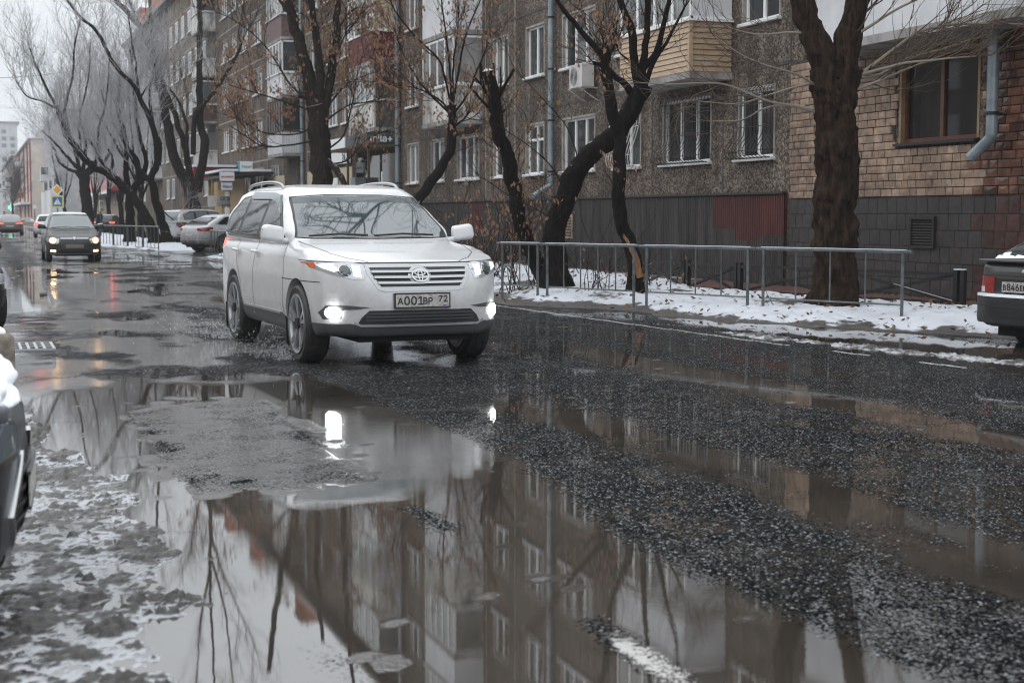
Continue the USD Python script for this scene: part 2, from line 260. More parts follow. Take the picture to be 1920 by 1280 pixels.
# slush and verge: clean snow where "snow" is high, soaked grey-brown slush elsewhere
def mat_slush(name, snow, dirt1, dirt2, rough_dirt=0.35):
    usdkit.material(stage, f"/World/Looks/{name}", {
        "g": ("geometry", {}), "sn": ("attribute", {"attribute": "snow"}), "n": ("noise_texture", {"scale": 5.0, "detail": 9.0, "roughness": 0.7}), "n1": ("math", {"math_type": "multiply_add", "value2": 1.5, "value3": -0.75}), "a": ("math", {"math_type": "add"}),
        "w": ("map_range", {"range_type": "smoothstep", "from_min": 0.35, "from_max": 0.65}), "n2": ("noise_texture", {"scale": 28.0, "detail": 6.0, "roughness": 0.7}), "r": ("rgb_ramp", {"ramp": [(0.3, dirt1), (0.7, dirt2)]}), "mx": ("mix_color", {"b": snow}),
        "ro": ("map_range", {"to_min": rough_dirt, "to_max": 0.75}), "b": ("bump", {"strength": 0.8, "distance": 0.02}), "p": ("principled_bsdf", {})},
        [("g.position", "n.vector"), ("n.fac", "n1.value1"), ("n1.value", "a.value1"), ("sn.fac", "a.value2"), ("a.value", "w.value"), ("g.position", "n2.vector"), ("n2.fac", "r.fac"), ("r.color", "mx.a"), ("w.result", "mx.fac"), ("mx.result", "p.base_color"),
         ("w.result", "ro.value"), ("ro.result", "p.roughness"), ("n2.fac", "b.height"), ("b.normal", "p.normal")], surface="p.BSDF")
mat_slush("verge", (0.62, 0.65, 0.70), (0.010, 0.009, 0.008), (0.115, 0.105, 0.092))
mat_slush("slush", (0.50, 0.515, 0.54), (0.010, 0.009, 0.008), (0.085, 0.08, 0.074), 0.3)
mat_slush("paving", (0.5, 0.52, 0.56), (0.075, 0.038, 0.03), (0.13, 0.066, 0.052), 0.4)
mat("snow", (0.72, 0.75, 0.8), 0.7); mat("fresh_snow", (0.8, 0.82, 0.86), 0.8, subsurface_weight=0.2, subsurface_scale=0.02)
mat_noise("ground", (0.05, 0.05, 0.05), (0.2, 0.2, 0.21), 0.3)
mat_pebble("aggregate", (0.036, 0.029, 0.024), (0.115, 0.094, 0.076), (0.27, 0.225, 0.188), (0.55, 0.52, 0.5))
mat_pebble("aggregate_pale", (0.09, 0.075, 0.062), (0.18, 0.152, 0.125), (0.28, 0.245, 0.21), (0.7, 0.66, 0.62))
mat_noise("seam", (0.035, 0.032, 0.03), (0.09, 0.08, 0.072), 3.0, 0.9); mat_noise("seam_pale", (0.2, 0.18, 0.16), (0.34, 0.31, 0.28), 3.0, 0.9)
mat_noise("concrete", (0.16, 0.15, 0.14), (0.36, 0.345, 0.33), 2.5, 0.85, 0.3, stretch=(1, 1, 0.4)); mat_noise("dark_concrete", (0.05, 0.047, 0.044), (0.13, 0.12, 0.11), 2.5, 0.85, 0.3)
mat_noise("stained_plaster", (0.10, 0.095, 0.085), (0.50, 0.49, 0.46), 1.6, 0.8, 0.2, stretch=(1, 1, 0.35), c3=(0.62, 0.61, 0.58))
mat_noise("white_paint", (0.42, 0.42, 0.41), (0.68, 0.68, 0.67), 2.0, 0.55, stretch=(1, 1, 0.4)); mat("pvc", (0.72, 0.72, 0.71), 0.35)
mat_noise("white_siding", (0.52, 0.53, 0.55), (0.66, 0.67, 0.69), 1.2, 0.4); mat_noise("beige_siding", (0.37, 0.265, 0.175), (0.45, 0.325, 0.22), 2.0, 0.5)
mat_noise("wine_sheet", (0.085, 0.012, 0.016), (0.14, 0.022, 0.028), 2.0, 0.45); mat_noise("brown_boards", (0.05, 0.03, 0.022), (0.11, 0.065, 0.045), 3.0, 0.6)
mat_noise("plum_tiles", (0.09, 0.05, 0.048), (0.16, 0.10, 0.095), 9.0, 0.6)
mat_noise("grey_sheet", (0.009, 0.008, 0.0078), (0.055, 0.048, 0.046), 2.2, 0.6, stretch=(1, 2.2, 0.25), detail=8.0); mat_noise("red_sheet", (0.04, 0.008, 0.007), (0.085, 0.016, 0.013), 2.2, 0.6, stretch=(1, 2, 0.3))
mat_noise("galvanised", (0.19, 0.235, 0.26), (0.30, 0.35, 0.375), 3.0, 0.35, metallic=0.35); mat("dark_iron", (0.012, 0.012, 0.013), 0.5); mat("pale_iron", (0.5, 0.49, 0.46), 0.5)
mat_noise("rail_paint", (0.075, 0.09, 0.092), (0.155, 0.175, 0.178), 6.0, 0.35, metallic=0.3); mat("rail_dark", (0.05, 0.055, 0.057), 0.4)
mat_random("stone", [(0.0, (0.25, 0.172, 0.120)), (0.35, (0.33, 0.230, 0.164)), (0.7, (0.37, 0.265, 0.192)), (1.0, (0.285, 0.196, 0.14))], 0.6, 7.0, 0.3, 0.8, 30.0)
mat_random("wet_stone", [(0.0, (0.05, 0.022, 0.012)), (0.6, (0.16, 0.07, 0.04)), (1.0, (0.07, 0.035, 0.025))], 0.22, 5.0, 0.5, 0.6, 30.0)
mat_random("granite", [(0.0, (0.025, 0.021, 0.021)), (0.6, (0.035, 0.030, 0.030)), (1.0, (0.032, 0.026, 0.025))], 0.5, 12.0, 0.35, 0.6, 60.0)
mat_random("wet_granite", [(0.0, (0.028, 0.014, 0.012)), (1.0, (0.06, 0.028, 0.022))], 0.2, 12.0, 0.35, 0.5, 60.0)
mat_noise("mortar", (0.03, 0.024, 0.02), (0.07, 0.055, 0.045), 6.0, 0.9); mat_noise("brown_frame", (0.075, 0.026, 0.013), (0.12, 0.045, 0.022), 5.0, 0.4); mat_noise("ochre_reveal", (0.22, 0.15, 0.08), (0.30, 0.21, 0.12), 4.0, 0.6)
mat_pane("pane", [(0.0, (0.010, 0.013, 0.014)), (0.5, (0.025, 0.029, 0.030)), (0.8, (0.075, 0.08, 0.078)), (1.0, (0.20, 0.20, 0.19))]); mat_pane("dark_pane", [(0.0, (0.006, 0.006, 0.007)), (1.0, (0.015, 0.014, 0.014))], 1.5)
mat_pane("balcony_pane", [(0.0, (0.05, 0.06, 0.062)), (0.6, (0.13, 0.14, 0.138)), (1.0, (0.24, 0.235, 0.22))], 1.6)
mat_bark("bark", (0.004, 0.0032, 0.003), (0.022, 0.017, 0.0145), 0.85); mat_bark("bark_big", (0.005, 0.0036, 0.003), (0.062, 0.040, 0.029), 0.0); mat_bark("bark_brown", (0.008, 0.006, 0.005), (0.045, 0.033, 0.026), 0.5)
mat_noise("raw_wood", (0.10, 0.042, 0.016), (0.27, 0.135, 0.055), 14.0, 0.7, 0.6, stretch=(1, 1, 0.2)); mat_noise("rust_bark", (0.035, 0.016, 0.01), (0.13, 0.055, 0.028), 14.0, 0.8, 0.8, stretch=(1, 1, 0.3))
mat("twig", (0.026, 0.020, 0.017), 0.8, specular_ior_level=0.1); mat("twig_tan", (0.085, 0.06, 0.04), 0.7); mat("twig_pale", (0.22, 0.185, 0.145), 0.6); mat("twig_frost", (0.52, 0.52, 0.535), 0.9); mat("twig_grey", (0.40, 0.395, 0.40), 0.9, specular_ior_level=0.1)
usdkit.material(stage, "/World/Looks/dry_leaf", {"g": ("geometry", {}), "r": ("rgb_ramp", {"ramp": [(0.0, (0.25, 0.14, 0.08)), (0.5, (0.45, 0.285, 0.175)), (1.0, (0.62, 0.44, 0.30))]}), "p": ("principled_bsdf", {"roughness": 0.6}), "t": ("translucent_bsdf", {}), "m": ("mix_closure", {"fac": 0.3})},
    [("g.random_per_island", "r.fac"), ("r.color", "p.base_color"), ("r.color", "t.color"), ("p.BSDF", "m.closure1"), ("t.BSDF", "m.closure2")], surface="m.closure")
# vehicles
mat_paint("pearl_white", (0.62, 0.625, 0.63), (0.12, 0.108, 0.095), 1.0, 0.70, 0.26); mat_paint("clean_white", (0.62, 0.63, 0.65), (0.13, 0.115, 0.10), 0.7, 0.85, 0.3); mat_paint("silver_dirty", (0.50, 0.51, 0.53), (0.035, 0.032, 0.03), 1.05, 0.97, 0.35)
mat_paint("charcoal", (0.008, 0.0078, 0.0078), (0.03, 0.026, 0.022), 0.6, 0.5, 0.45, coat=0.35); mat_paint("graphite", (0.05, 0.052, 0.057), (0.07, 0.066, 0.06), 0.6, 0.5, 0.28, 0.4); mat_paint("dark_blue", (0.008, 0.010, 0.014), (0.03, 0.029, 0.028), 0.5, 0.5, 0.45, coat=0.35); mat_paint("old_grey", (0.022, 0.0205, 0.018), (0.042, 0.037, 0.031), 0.9, 0.8, 0.5); mat_paint("bronze_dirty", (0.10, 0.088, 0.075), (0.11, 0.095, 0.08), 0.9, 0.7, 0.35)
mat("black_trim", (0.012, 0.012, 0.013), 0.4); mat("grey_trim", (0.045, 0.047, 0.05), 0.5); mat("under", (0.006, 0.006, 0.006), 0.8); mat("seam_line", (0.02, 0.02, 0.02), 0.6); mat("chrome", (0.50, 0.51, 0.52), 0.16, metallic=1.0); mat("satin", (0.42, 0.43, 0.44), 0.3, metallic=0.8)
mat_noise("rubber", (0.010, 0.010, 0.010), (0.028, 0.027, 0.026), 20.0, 0.55, coord="object"); mat("alloy", (0.36, 0.37, 0.385), 0.3, metallic=0.75); mat("disc", (0.10, 0.095, 0.09), 0.5, metallic=0.6)
mat("car_glass", (0.006, 0.007, 0.008), 0.03, ior=1.45); mat("windscreen", (0.022, 0.030, 0.033), 0.025, ior=2.4); mat("tint_band", (0.035, 0.045, 0.05), 0.05, ior=1.7); mat("pale_glass", (0.17, 0.20, 0.20), 0.05, ior=1.7)
mat("lamp_lens", (0.45, 0.47, 0.49), 0.06, metallic=0.55, ior=1.8); mat("lens_dark", (0.05, 0.06, 0.065), 0.05, ior=1.8); mat("mirror", (0.5, 0.52, 0.54), 0.02, metallic=1.0)
mat("lamp_white", (0.9, 0.92, 0.95), 0.3, emission_color=(0.93, 0.97, 1.0), emission_strength=34.0); mat("lamp_soft", (0.8, 0.82, 0.85), 0.3, emission_color=(0.95, 0.98, 1.0), emission_strength=0.55)
mat("lamp_warm", (0.9, 0.8, 0.6), 0.3, emission_color=(1.0, 0.62, 0.27), emission_strength=12.0); mat("lamp_halo", (0.9, 0.7, 0.5), 0.3, emission_color=(1.0, 0.42, 0.12), emission_strength=1.3); mat("lamp_warm_dim", (0.9, 0.8, 0.6), 0.3, emission_color=(1.0, 0.55, 0.22), emission_strength=2.2)
mat("tail_red", (0.17, 0.010, 0.008), 0.12, coat_weight=1.0); mat("tail_lit", (0.6, 0.03, 0.02), 0.2, emission_color=(1.0, 0.12, 0.07), emission_strength=1.6); mat("amber", (0.55, 0.10, 0.02), 0.15, coat_weight=1.0)
mat_noise("plate", (0.22, 0.21, 0.20), (0.48, 0.47, 0.45), 30.0, 0.5, coord="object"); mat("ink", (0.012, 0.012, 0.012), 0.6); mat("flag_blue", (0.03, 0.05, 0.3), 0.5); mat("flag_red", (0.45, 0.02, 0.02), 0.5)
# signs and small things
mat("sign_blue", (0.02, 0.12, 0.32), 0.35); mat("sign_white", (0.75, 0.76, 0.77), 0.4); mat("sign_yellow", (0.72, 0.36, 0.04), 0.4); mat("sign_lime", (0.62, 0.62, 0.22), 0.4); mat("sign_red", (0.38, 0.03, 0.025), 0.45); mat("sign_teal", (0.10, 0.36, 0.42), 0.45); mat("sign_dark", (0.035, 0.05, 0.058), 0.4)
mat("red_frame", (0.24, 0.018, 0.016), 0.45); mat("ochre_panel", (0.36, 0.255, 0.12), 0.6); mat("cream_panel", (0.46, 0.40, 0.29), 0.6); mat("cross_green", (0.1, 0.8, 0.5), 0.4, emission_color=(0.15, 1.0, 0.55), emission_strength=2.2)
mat("cloth_dark", (0.015, 0.015, 0.017), 0.9); mat("skin", (0.42, 0.25, 0.18), 0.6); mat_noise("brick_red", (0.24, 0.085, 0.05), (0.38, 0.15, 0.09), 6.0, 0.85); mat("roof_metal", (0.10, 0.095, 0.09), 0.5)
mat_noise("far_cream", (0.40, 0.35, 0.30), (0.50, 0.44, 0.38), 0.6, 0.85); mat_noise("far_brown", (0.20, 0.165, 0.14), (0.29, 0.245, 0.205), 0.6, 0.85); mat_noise("far_grey", (0.30, 0.30, 0.31), (0.38, 0.385, 0.395), 0.6, 0.85); mat("far_stripe", (0.30, 0.10, 0.065), 0.8); mat("far_red", (0.26, 0.03, 0.03), 0.6); mat("far_white", (0.6, 0.61, 0.62), 0.7); mat("far_pane", (0.05, 0.055, 0.06), 0.1)
mat_noise("cast_iron", (0.02, 0.02, 0.02), (0.06, 0.058, 0.055), 20.0, 0.4); mat_noise("old_block", (0.10, 0.085, 0.07), (0.27, 0.235, 0.195), 7.0, 0.85, 0.5); mat_noise("ac_white", (0.42, 0.41, 0.39), (0.55, 0.54, 0.52), 4.0, 0.5)
usdkit.material(stage, "/World/Looks/drop", {"p": ("principled_bsdf", {"base_color": (0.75, 0.78, 0.8), "roughness": 0.2, "alpha": 0.55})}, surface="p.BSDF")
mat_noise("old_leaf", (0.06, 0.03, 0.015), (0.16, 0.085, 0.04), 20.0, 0.6)
usdkit.material(stage, "/World/Looks/haze", {"v": ("principled_volume", {"color": (0.93, 0.96, 1.0), "density": 0.0004, "anisotropy": 0.2})}, volume="v.volume")
# ------------------------------------------------------------------ vehicles
def wheel(parent, x, y, R=0.376, W=0.235, rim_r=0.25, spokes=5, side=1, mat_rim="alloy"):
    """One wheel, axle along y; side -1 shows its face towards -y. Rim with spokes > tyre, brake disc."""
    prof = [(rim_r, -W / 2 + .01), (R - .03, -W / 2), (R - .012, -W / 2 + .012), (R, -W / 2 + .035), (R, W / 2 - .035), (R - .012, W / 2 - .012), (R - .03, W / 2), (rim_r, W / 2 - .01), (rim_r - .02, 0)]
    def rev(pts, n=36):
        a = np.arange(n) * 2 * np.pi / n; p = np.asarray(pts); m = len(p)
        v = np.stack([p[None, :, 0] * np.cos(a)[:, None], np.broadcast_to(p[None, :, 1], (n, m)), p[None, :, 0] * np.sin(a)[:, None]], -1).reshape(-1, 3)
        i, j = np.meshgrid(np.arange(n), np.arange(m), indexing="ij"); i2, j2 = (i + 1) % n, (j + 1) % m
        return v, np.stack([i * m + j, i * m + j2, i2 * m + j2, i2 * m + j], -1).reshape(-1, 4)
    o = np.array([x, y, R]); b = MB(); s = side
    lip = [(rim_r + .004, s * (W / 2 - .004)), (rim_r + .002, s * (W / 2 + .004)), (rim_r - .02, s * (W / 2 - .004)), (rim_r - .035, s * (W / 2 - .05)), (rim_r - .03, -s * W / 2), (rim_r, -s * W / 2)]
    v, f = rev(lip); b.add(v + o, f)
    for k in range(spokes):
        for d in (-.16, .16):
            a = 2 * np.pi * k / spokes + .3; ca, sa = np.cos(a), np.sin(a); cb, sb = np.cos(a + d), np.sin(a + d)
            b.bar(o + [.05 * ca, s * (W / 2 - .035), .05 * sa], o + [(rim_r - .015) * cb, s * (W / 2 - .012), (rim_r - .015) * sb], .036, .03, up=(0, s, 0))
    v, f = rev([(.001, s * (W / 2 - .02)), (.05, s * (W / 2 - .02)), (.065, s * (W / 2 - .04)), (.065, 0), (.001, 0)], 20); b.add(v + o, f)
    w = obj("wheel", b, mat_rim, parent, smooth=35)
    v, f = rev(prof); t = MB(); t.add(v + o, f)
    for k in range(44):                                        # tread blocks
        a = 2 * np.pi * k / 44
        for yy, sh in ((-W * .3, 0), (0, .07), (W * .3, 0)):
            c, sn = np.cos(a + sh), np.sin(a + sh)
            t.bar(o + [(R - .012) * c, yy, (R - .012) * sn], o + [(R + .004) * c, yy, (R + .004) * sn], W * .24, .034, up=(0, 1, 0))
    obj("tyre", t, "rubber", w, smooth=35)
    v, f = rev([(.001, s * .02), (rim_r * .72, s * .02), (rim_r * .72, 0), (.001, 0)], 24); obj("brake_disc", (v + o, f), "disc", w)
    return w
def body_solid(side, plan, front, gside, gfront, gplan=None, it=9, length=0.055):
    low = ex_y(ccw(side)) ^ ex_z(ccw(mirror_y(plan))) ^ ex_x(ccw(half(front)))
    top = ex_y(ccw(gside)) ^ ex_x(ccw(half(gfront)))
    if gplan: top = top ^ ex_z(ccw(mirror_y(gplan)))
    m = (low + top).refine_to_length(length)
    return smooth_solid(m, it)
def side_cut(m, pts, which=0):
    """The part of a (thin, inflated) body inside a side-view outline; which -1/+1 keeps one flank."""
    c = m ^ ex_y(ccw(pts))
    return c if not which else c.trim_by_plane((0, which, 0), 0.30)
def shell(outer, inner): return outer - inner

def arches(body, axles, r=0.45, ya=0.55, zc=None, wide=2.0):
    cut = Manifold()
    for x, zr in axles:
        for s in (-1, 1):
            c = Manifold.cylinder(wide, r, r, 40).rotate((90, 0, 0)).translate((x, 0 if s < 0 else wide, 0)).translate((0, -ya if s < 0 else ya, zr))
            cut = cut + c
    return cut

class Car:
    """A car in its own coordinates: front axle at x = 0, nose towards +x, y to its left."""
    def __init__(c, prim, solid, paint, axles, R, arch=0.06, track=0.80, W=0.225, spokes=5, rim=None, under_z=0.26, archy=0.5, wheels=((0, -1), (0, 1), (1, -1), (1, 1)), rim_mat="alloy"):
        c.p, c.solid, c.paint = prim, solid, paint
        c.cut = arches(solid, [(x, R) for x in axles], R + arch, archy)
        c.skin = {}
        c.body = obj("body", solid - c.cut, paint, prim, smooth=40)
        lin = (inflate(solid, -0.012) ^ c.cut) - arches(solid, [(x, R) for x in axles], R + arch - .02, archy - .0)
        bb = solid.bounding_box()
        u = MB(); u.box(bb[0] + .25, bb[3] - .2, -.55, .55, under_z - .06, under_z + .14)
        for x in axles: u.box(x - .05, x + .05, -track, track, R - .05, R + .05)
        obj("underbody", u, "under", prim)
        lining = inflate(solid, -0.02)
        for x in axles:
            for s in (-1, 1): obj("wheel_arch_liner", lining ^ Manifold.cylinder(.12, R + arch + .05, R + arch + .05, 32).rotate((90, 0, 0)).translate((x, s * (archy - .06) + .06, R)), "under", prim)
        for k, s in wheels:
            wheel(prim, axles[k], s * (track - W / 2), R, W, rim or R * .66, spokes, s, rim_mat)
    def infl(c, e):
        if e not in c.skin: c.skin[e] = inflate(c.solid, e) - c.cut if e < .03 else inflate(c.solid, e)
        return c.skin[e]
    def side(c, name, pts, e, mt, which=0, parent=None, label=None):
        m = c.infl(e) ^ ex_y(ccw(pts))
        if which: m = m.trim_by_plane((0, which, 0), 0.25)
        m = m - c.inner()
        return obj(name, m, mt, parent or c.p, smooth=40, label=label)
    def inner(c):
        if "in" not in c.skin: c.skin["in"] = inflate(c.solid, -.012)
        return c.skin["in"]
    def front(c, name, pts, e, mt, x0=-.9, x1=2.0, parent=None, label=None, deep=False):
        m = c.infl(e) ^ ex_x(ccw(pts), x0, x1)
        if not deep: m = m - c.inner()
        return obj(name, m, mt, parent or c.p, smooth=40, label=label)
    def plan(c, name, pts, e, mt, z0=.5, z1=2.5, parent=None):
        m = (c.infl(e) ^ ex_z(ccw(pts), z0, z1)) - c.inner()
        return obj(name, m, mt, parent or c.p, smooth=40)
def flip(pts): return [(-y, z) for y, z in pts]

def build_suv():
    t = thing("suv", "white pearl sport utility vehicle driving towards us through puddles with lit fog lamps", "car", (3.878, 14.377, 0), math.atan2(-math.cos(.0538), math.sin(.0538)))
    side = [(.90, .30), (.965, .42), (.975, .60), (.945, .78), (.875, .92), (.78, .985), (.35, 1.075), (-.30, 1.165), (-.62, 1.19), (-2.2, 1.19), (-3.72, 1.19), (-3.84, 1.0), (-3.875, .62), (-3.80, .40), (-3.6, .33), (-2.4, .29), (-.4, .29)]
    plan = [(.985, 0), (.975, .35), (.93, .56), (.84, .73), (.66, .86), (.40, .925), (0, .948), (-.8, .945), (-2.4, .948), (-3.1, .94), (-3.55, .90), (-3.80, .78), (-3.86, .5), (-3.88, 0)]
    front = [(0, .29), (.86, .29), (.915, .36), (.945, .55), (.950, .78), (.925, .98), (.885, 1.10), (.80, 1.185), (.45, 1.21), (0, 1.22)]
    gs = [(-.28, 1.14), (-.42, 1.185), (-1.17, 1.605), (-1.36, 1.70), (-1.75, 1.752), (-2.4, 1.762), (-3.1, 1.735), (-3.46, 1.67), (-3.68, 1.47), (-3.83, 1.15)]
    gf = [(0, 1.1), (.905, 1.10), (.885, 1.20), (.80, 1.42), (.71, 1.63), (.66, 1.70), (.55, 1.745), (0, 1.775)]
    gp = [(-.26, 0), (-.32, .45), (-.46, .74), (-.70, .93), (-3.3, .93), (-3.7, .80), (-3.84, .5), (-3.86, 0)]
    m = body_solid(side, plan, front, gs, gf, gp, it=10, length=.05)
    c = Car(t, m, "pearl_white", (0.0, -2.79), .378, .062, .945, .245, 5, .285, .30, .5)
    # glass
    ws = [(.79, 1.205), (.60, 1.195), (0, 1.190), (-.60, 1.195), (-.79, 1.205), (-.665, 1.605), (-.3, 1.63), (.3, 1.63), (.665, 1.605)]
    fr = ex_x(ccw(ws), -1.62, .3) ^ ex_y([(.3, 1.1), (.3, 1.78), (-1.30, 1.78), (-1.30, 1.66), (-1.23, 1.58), (-.52, 1.16), (-.4, 1.1)][::-1])
    for s in (-1, 1):
        c.side("window_surround", [(-.64, 1.175), (-1.06, 1.43), (-1.42, 1.635), (-2.3, 1.675), (-3.15, 1.625), (-3.46, 1.47), (-3.64, 1.24), (-3.2, 1.21), (-2.0, 1.185)], .003, "black_trim", s)
        for pts in ([(-.80, 1.20), (-1.14, 1.42), (-1.45, 1.60), (-1.76, 1.622), (-1.76, 1.207)], [(-1.86, 1.209), (-1.86, 1.628), (-2.68, 1.637), (-2.68, 1.222)], [(-2.80, 1.226), (-2.80, 1.63), (-3.12, 1.595), (-3.38, 1.46), (-3.54, 1.26)]):
            c.side("side_window", pts, .005, "car_glass", s)
        c.side("window_trim", strip([(-.78, 1.172), (-2.0, 1.182), (-3.2, 1.205), (-3.66, 1.235)], .022), .007, "chrome", s)
        c.side("wind_deflector", [(-1.12, 1.44), (-1.40, 1.635), (-1.78, 1.665), (-2.70, 1.68), (-2.70, 1.605), (-1.78, 1.595), (-1.50, 1.57)], .022, "lens_dark", s)
        c.side("door_seam", strip([(-.62, 1.17), (-.50, .85), (-.53, .45), (-.60, .40)], .008), .0012, "seam_line", s)
        c.side("door_seam", strip([(-1.80, 1.185), (-1.82, .8), (-1.80, .40)], .008), .0012, "seam_line", s)
        c.side("door_seam", strip([(-2.72, 1.20), (-2.74, 1.0), (-2.60, .88), (-2.42, .72), (-2.34, .5), (-2.30, .40)], .008), .0012, "seam_line", s)
        c.side("sill_cladding", [(-.45, .27), (-.47, .425), (-.60, .452), (-2.2, .452), (-2.32, .425), (-2.34, .27)], .014, "grey_trim", s)
        c.side("sill_trim", strip([(-.62, .448), (-2.18, .448)], .022), .018, "satin", s)
        for hx in (-1.64, -2.56):
            obj("door_handle", ball_hull([(hx - .09, s * .966, 1.045, .017), (hx + .08, s * .966, 1.04, .017), (hx + .08, s * .948, 1.04, .015), (hx - .09, s * .945, 1.045, .015)]), "pearl_white", t, smooth=True)
        # mirrors
        mr = obj("wing_mirror", ball_hull([(-.58, s * .95, 1.20, .042), (-.58, s * 1.08, 1.215, .05), (-.58, s * .945, 1.27, .04), (-.58, s * 1.07, 1.285, .048), (-.66, s * .95, 1.20, .042), (-.66, s * 1.08, 1.21, .05), (-.66, s * 1.07, 1.285, .048), (-.66, s * .945, 1.275, .04)]) +
                 ball_hull([(-.64, s * .86, 1.165, .03), (-.61, s * .98, 1.175, .025)]), "pearl_white", t, smooth=40)
        obj("mirror_glass", ball_hull([(-.705, s * .955, 1.205, .012), (-.705, s * 1.08, 1.215, .012), (-.705, s * .955, 1.27, .012), (-.705, s * 1.07, 1.28, .012)]), "mirror", mr)
        # headlamp: clear lens > projector, turn signal, reflector
        hl = [(s * .505, .965), (s * .60, .985), (s * .78, .985), (s * .925, .985), (s * .915, .93), (s * .80, .872), (s * .64, .835), (s * .545, .826), (s * .535, .86)]
        h = c.front("headlight", hl, .004, "lamp_lens", .10, 2)
        c.front("projector_ring", circle(s * .70, .918, .058), .0065, "chrome", -.2, 2, h)
        c.front("projector", circle(s * .70, .918, .045), .010, "lens_dark", -.2, 2, h)
        c.front("lamp_glow", [(s * .775, .975), (s * .775, .895), (s * .86, .93), (s * .895, .965)], .0062, "lamp_soft", .12, 2, h)
        c.front("lamp_glow", [(s * .56, .955), (s * .635, .965), (s * .632, .862), (s * .565, .848)], .0062, "lamp_soft", -.2, 2, h)
        c.front("turn_signal", [(s * .897, .983), (s * .93, .983), (s * .918, .935), (s * .895, .93)], .0068, "amber", .12, 2, h)
        # fog lamp
        fb = c.front("fog_bezel", [(s * .84, .588), (s * .68, .592), (s * .49, .574), (s * .60, .556), (s * .70, .552), (s * .73, .545), (s * .735, .47), (s * .86, .458), (s * .885, .52)], .003, "grey_trim", -.1, 2)
        c.front("fog_lamp", circle(s * .80, .520, .050, .056), .022, "lamp_white", -.2, 2, fb, deep=True)
        c.front("bumper_seam", strip([(s * .97, .80), (s * .90, .80), (s * .80, .80)], .008), .0012, "seam_line", -.55, .6)
    wsp = obj("windscreen", (c.infl(.005) ^ fr) - c.inner(), "windscreen", t, smooth=40)
    tb = [(-.70, 1.545), (-.3, 1.563), (.3, 1.563), (.70, 1.545), (.70, 1.66), (-.70, 1.66)]
    obj("tint_band", (c.infl(.0062) ^ fr ^ ex_x(ccw(tb), -1.62, .3)) - c.inner(), "tint_band", wsp, smooth=40)
    ring = ex_x(ccw([(y * 1.028, 1.19 + (z - 1.197) * 1.04) for y, z in ws]), -1.66, .4) ^ ex_y([(.4, 1.1), (.4, 1.8), (-1.34, 1.8), (-1.33, 1.66), (-1.26, 1.58), (-.50, 1.14), (-.4, 1.1)][::-1])
    obj("windscreen_seal", (c.infl(.0035) ^ ring) - fr - c.inner(), "black_trim", t, smooth=40)
    for y0, y1, z in ((-.70, -.08, 1.222), (-.02, .62, 1.222)):
        obj("wiper", MB().tube([(-.40, y0, z - .005), (-.45, (y0 + y1) / 2, z + .012), (-.43, y1, z + .0)], .010, 6), "black_trim", t)
    # bonnet seam, grille, bumper
    c.plan("bonnet_seam", strip([(-.40, .80), (.05, .775), (.42, .715), (.62, .60), (.76, .45)], .009), .0012, "seam_line", .9, 1.3)
    c.plan("bonnet_seam", strip([(-.40, -.80), (.05, -.775), (.42, -.715), (.62, -.60), (.76, -.45)], .009), .0012, "seam_line", .9, 1.3)
    c.front("bonnet_seam", strip([(-.92, .993), (-.5, .978), (0, .976), (.5, .978), (.92, .993)], .012), .0012, "seam_line", 0, 2)
    g = c.front("grille", [(-.525, .965), (.525, .965), (.505, .88), (.42, .738), (.36, .720), (-.36, .720), (-.42, .738), (-.505, .88)], .004, "satin", .2, 2)
    c.front("grille_mesh", [(-.475, .940), (.475, .940), (.455, .87), (.385, .762), (-.385, .762), (-.455, .87)], .0055, "black_trim", .2, 2, g)
    for z, w in ((.905, .465), (.853, .445), (.802, .415)):
        c.front("grille_bar", strip([(-w, z), (0, z - .004), (w, z)], .022), .022, "satin", .2, 2, g)
    c.front("emblem_shield", circle(0, .866, .112, .085), .010, "satin", .2, 2, g)
    c.front("emblem_plate", circle(0, .866, .088, .064), .020, "black_trim", .2, 2, g)
    def ring2(cx, cz, rx, rz, w): return CrossSection([circle(cx, cz, rx, rz)], FILL) - CrossSection([circle(cx, cz, rx - w, rz - w)], FILL)
    em = ring2(0, .866, .086, .062, .013) + ring2(0, .864, .026, .055, .010) + ring2(0, .888, .056, .026, .010)
    em3 = em.extrude(3).transform(np.array([[0, 0, 1, 0], [1, 0, 0, 0], [0, 1, 0, 0]], float))
    obj("emblem", (c.infl(.030) ^ em3) - c.inner(), "chrome", g, smooth=40)
    ik = c.front("lower_intake", [(-.50, .545), (.50, .545), (.565, .485), (.60, .425), (.56, .408), (-.56, .408), (-.60, .425), (-.565, .485)], .003, "black_trim", .1, 2)
    for z in (.515, .485, .455): c.front("intake_slat", strip([(-.53, z), (.53, z)], .010), .010, "grey_trim", .1, 2, ik)
    c.front("skid_trim", strip([(-.64, .437), (-.575, .405), (0, .402), (.575, .405), (.64, .437)], .022), .016, "satin", .1, 2, ik)
    chin = [(-1.0, .26), (-1.0, .418), (-.80, .418), (-.66, .425), (-.58, .395), (.58, .395), (.66, .425), (.80, .418), (1.0, .418), (1.0, .26)]
    c.front("chin_cladding", chin, .006, "grey_trim", .30, 2)
    pl = obj("number_plate", MB().box(.984, .998, -.262, .262, .575, .690), "plate", t)
    obj("plate_frame", MB().box(.965, .9975, -.275, .275, .690, .704).box(.965, .9975, -.275, .275, .561, .575).box(.965, .9975, -.275, -.262, .575, .690).box(.965, .9975, .262, .275, .575, .690), "black_trim", pl)
    def put_text(s, h, y, z, mt="ink", bold=True):
        m = meshkit.text_mesh(s, h, .002, bold); v = np.array(m.vertices); return obj("plate_character", (np.stack([.9975 + v[:, 2], y + v[:, 0], z + v[:, 1]], 1), m.faces), mt, pl)
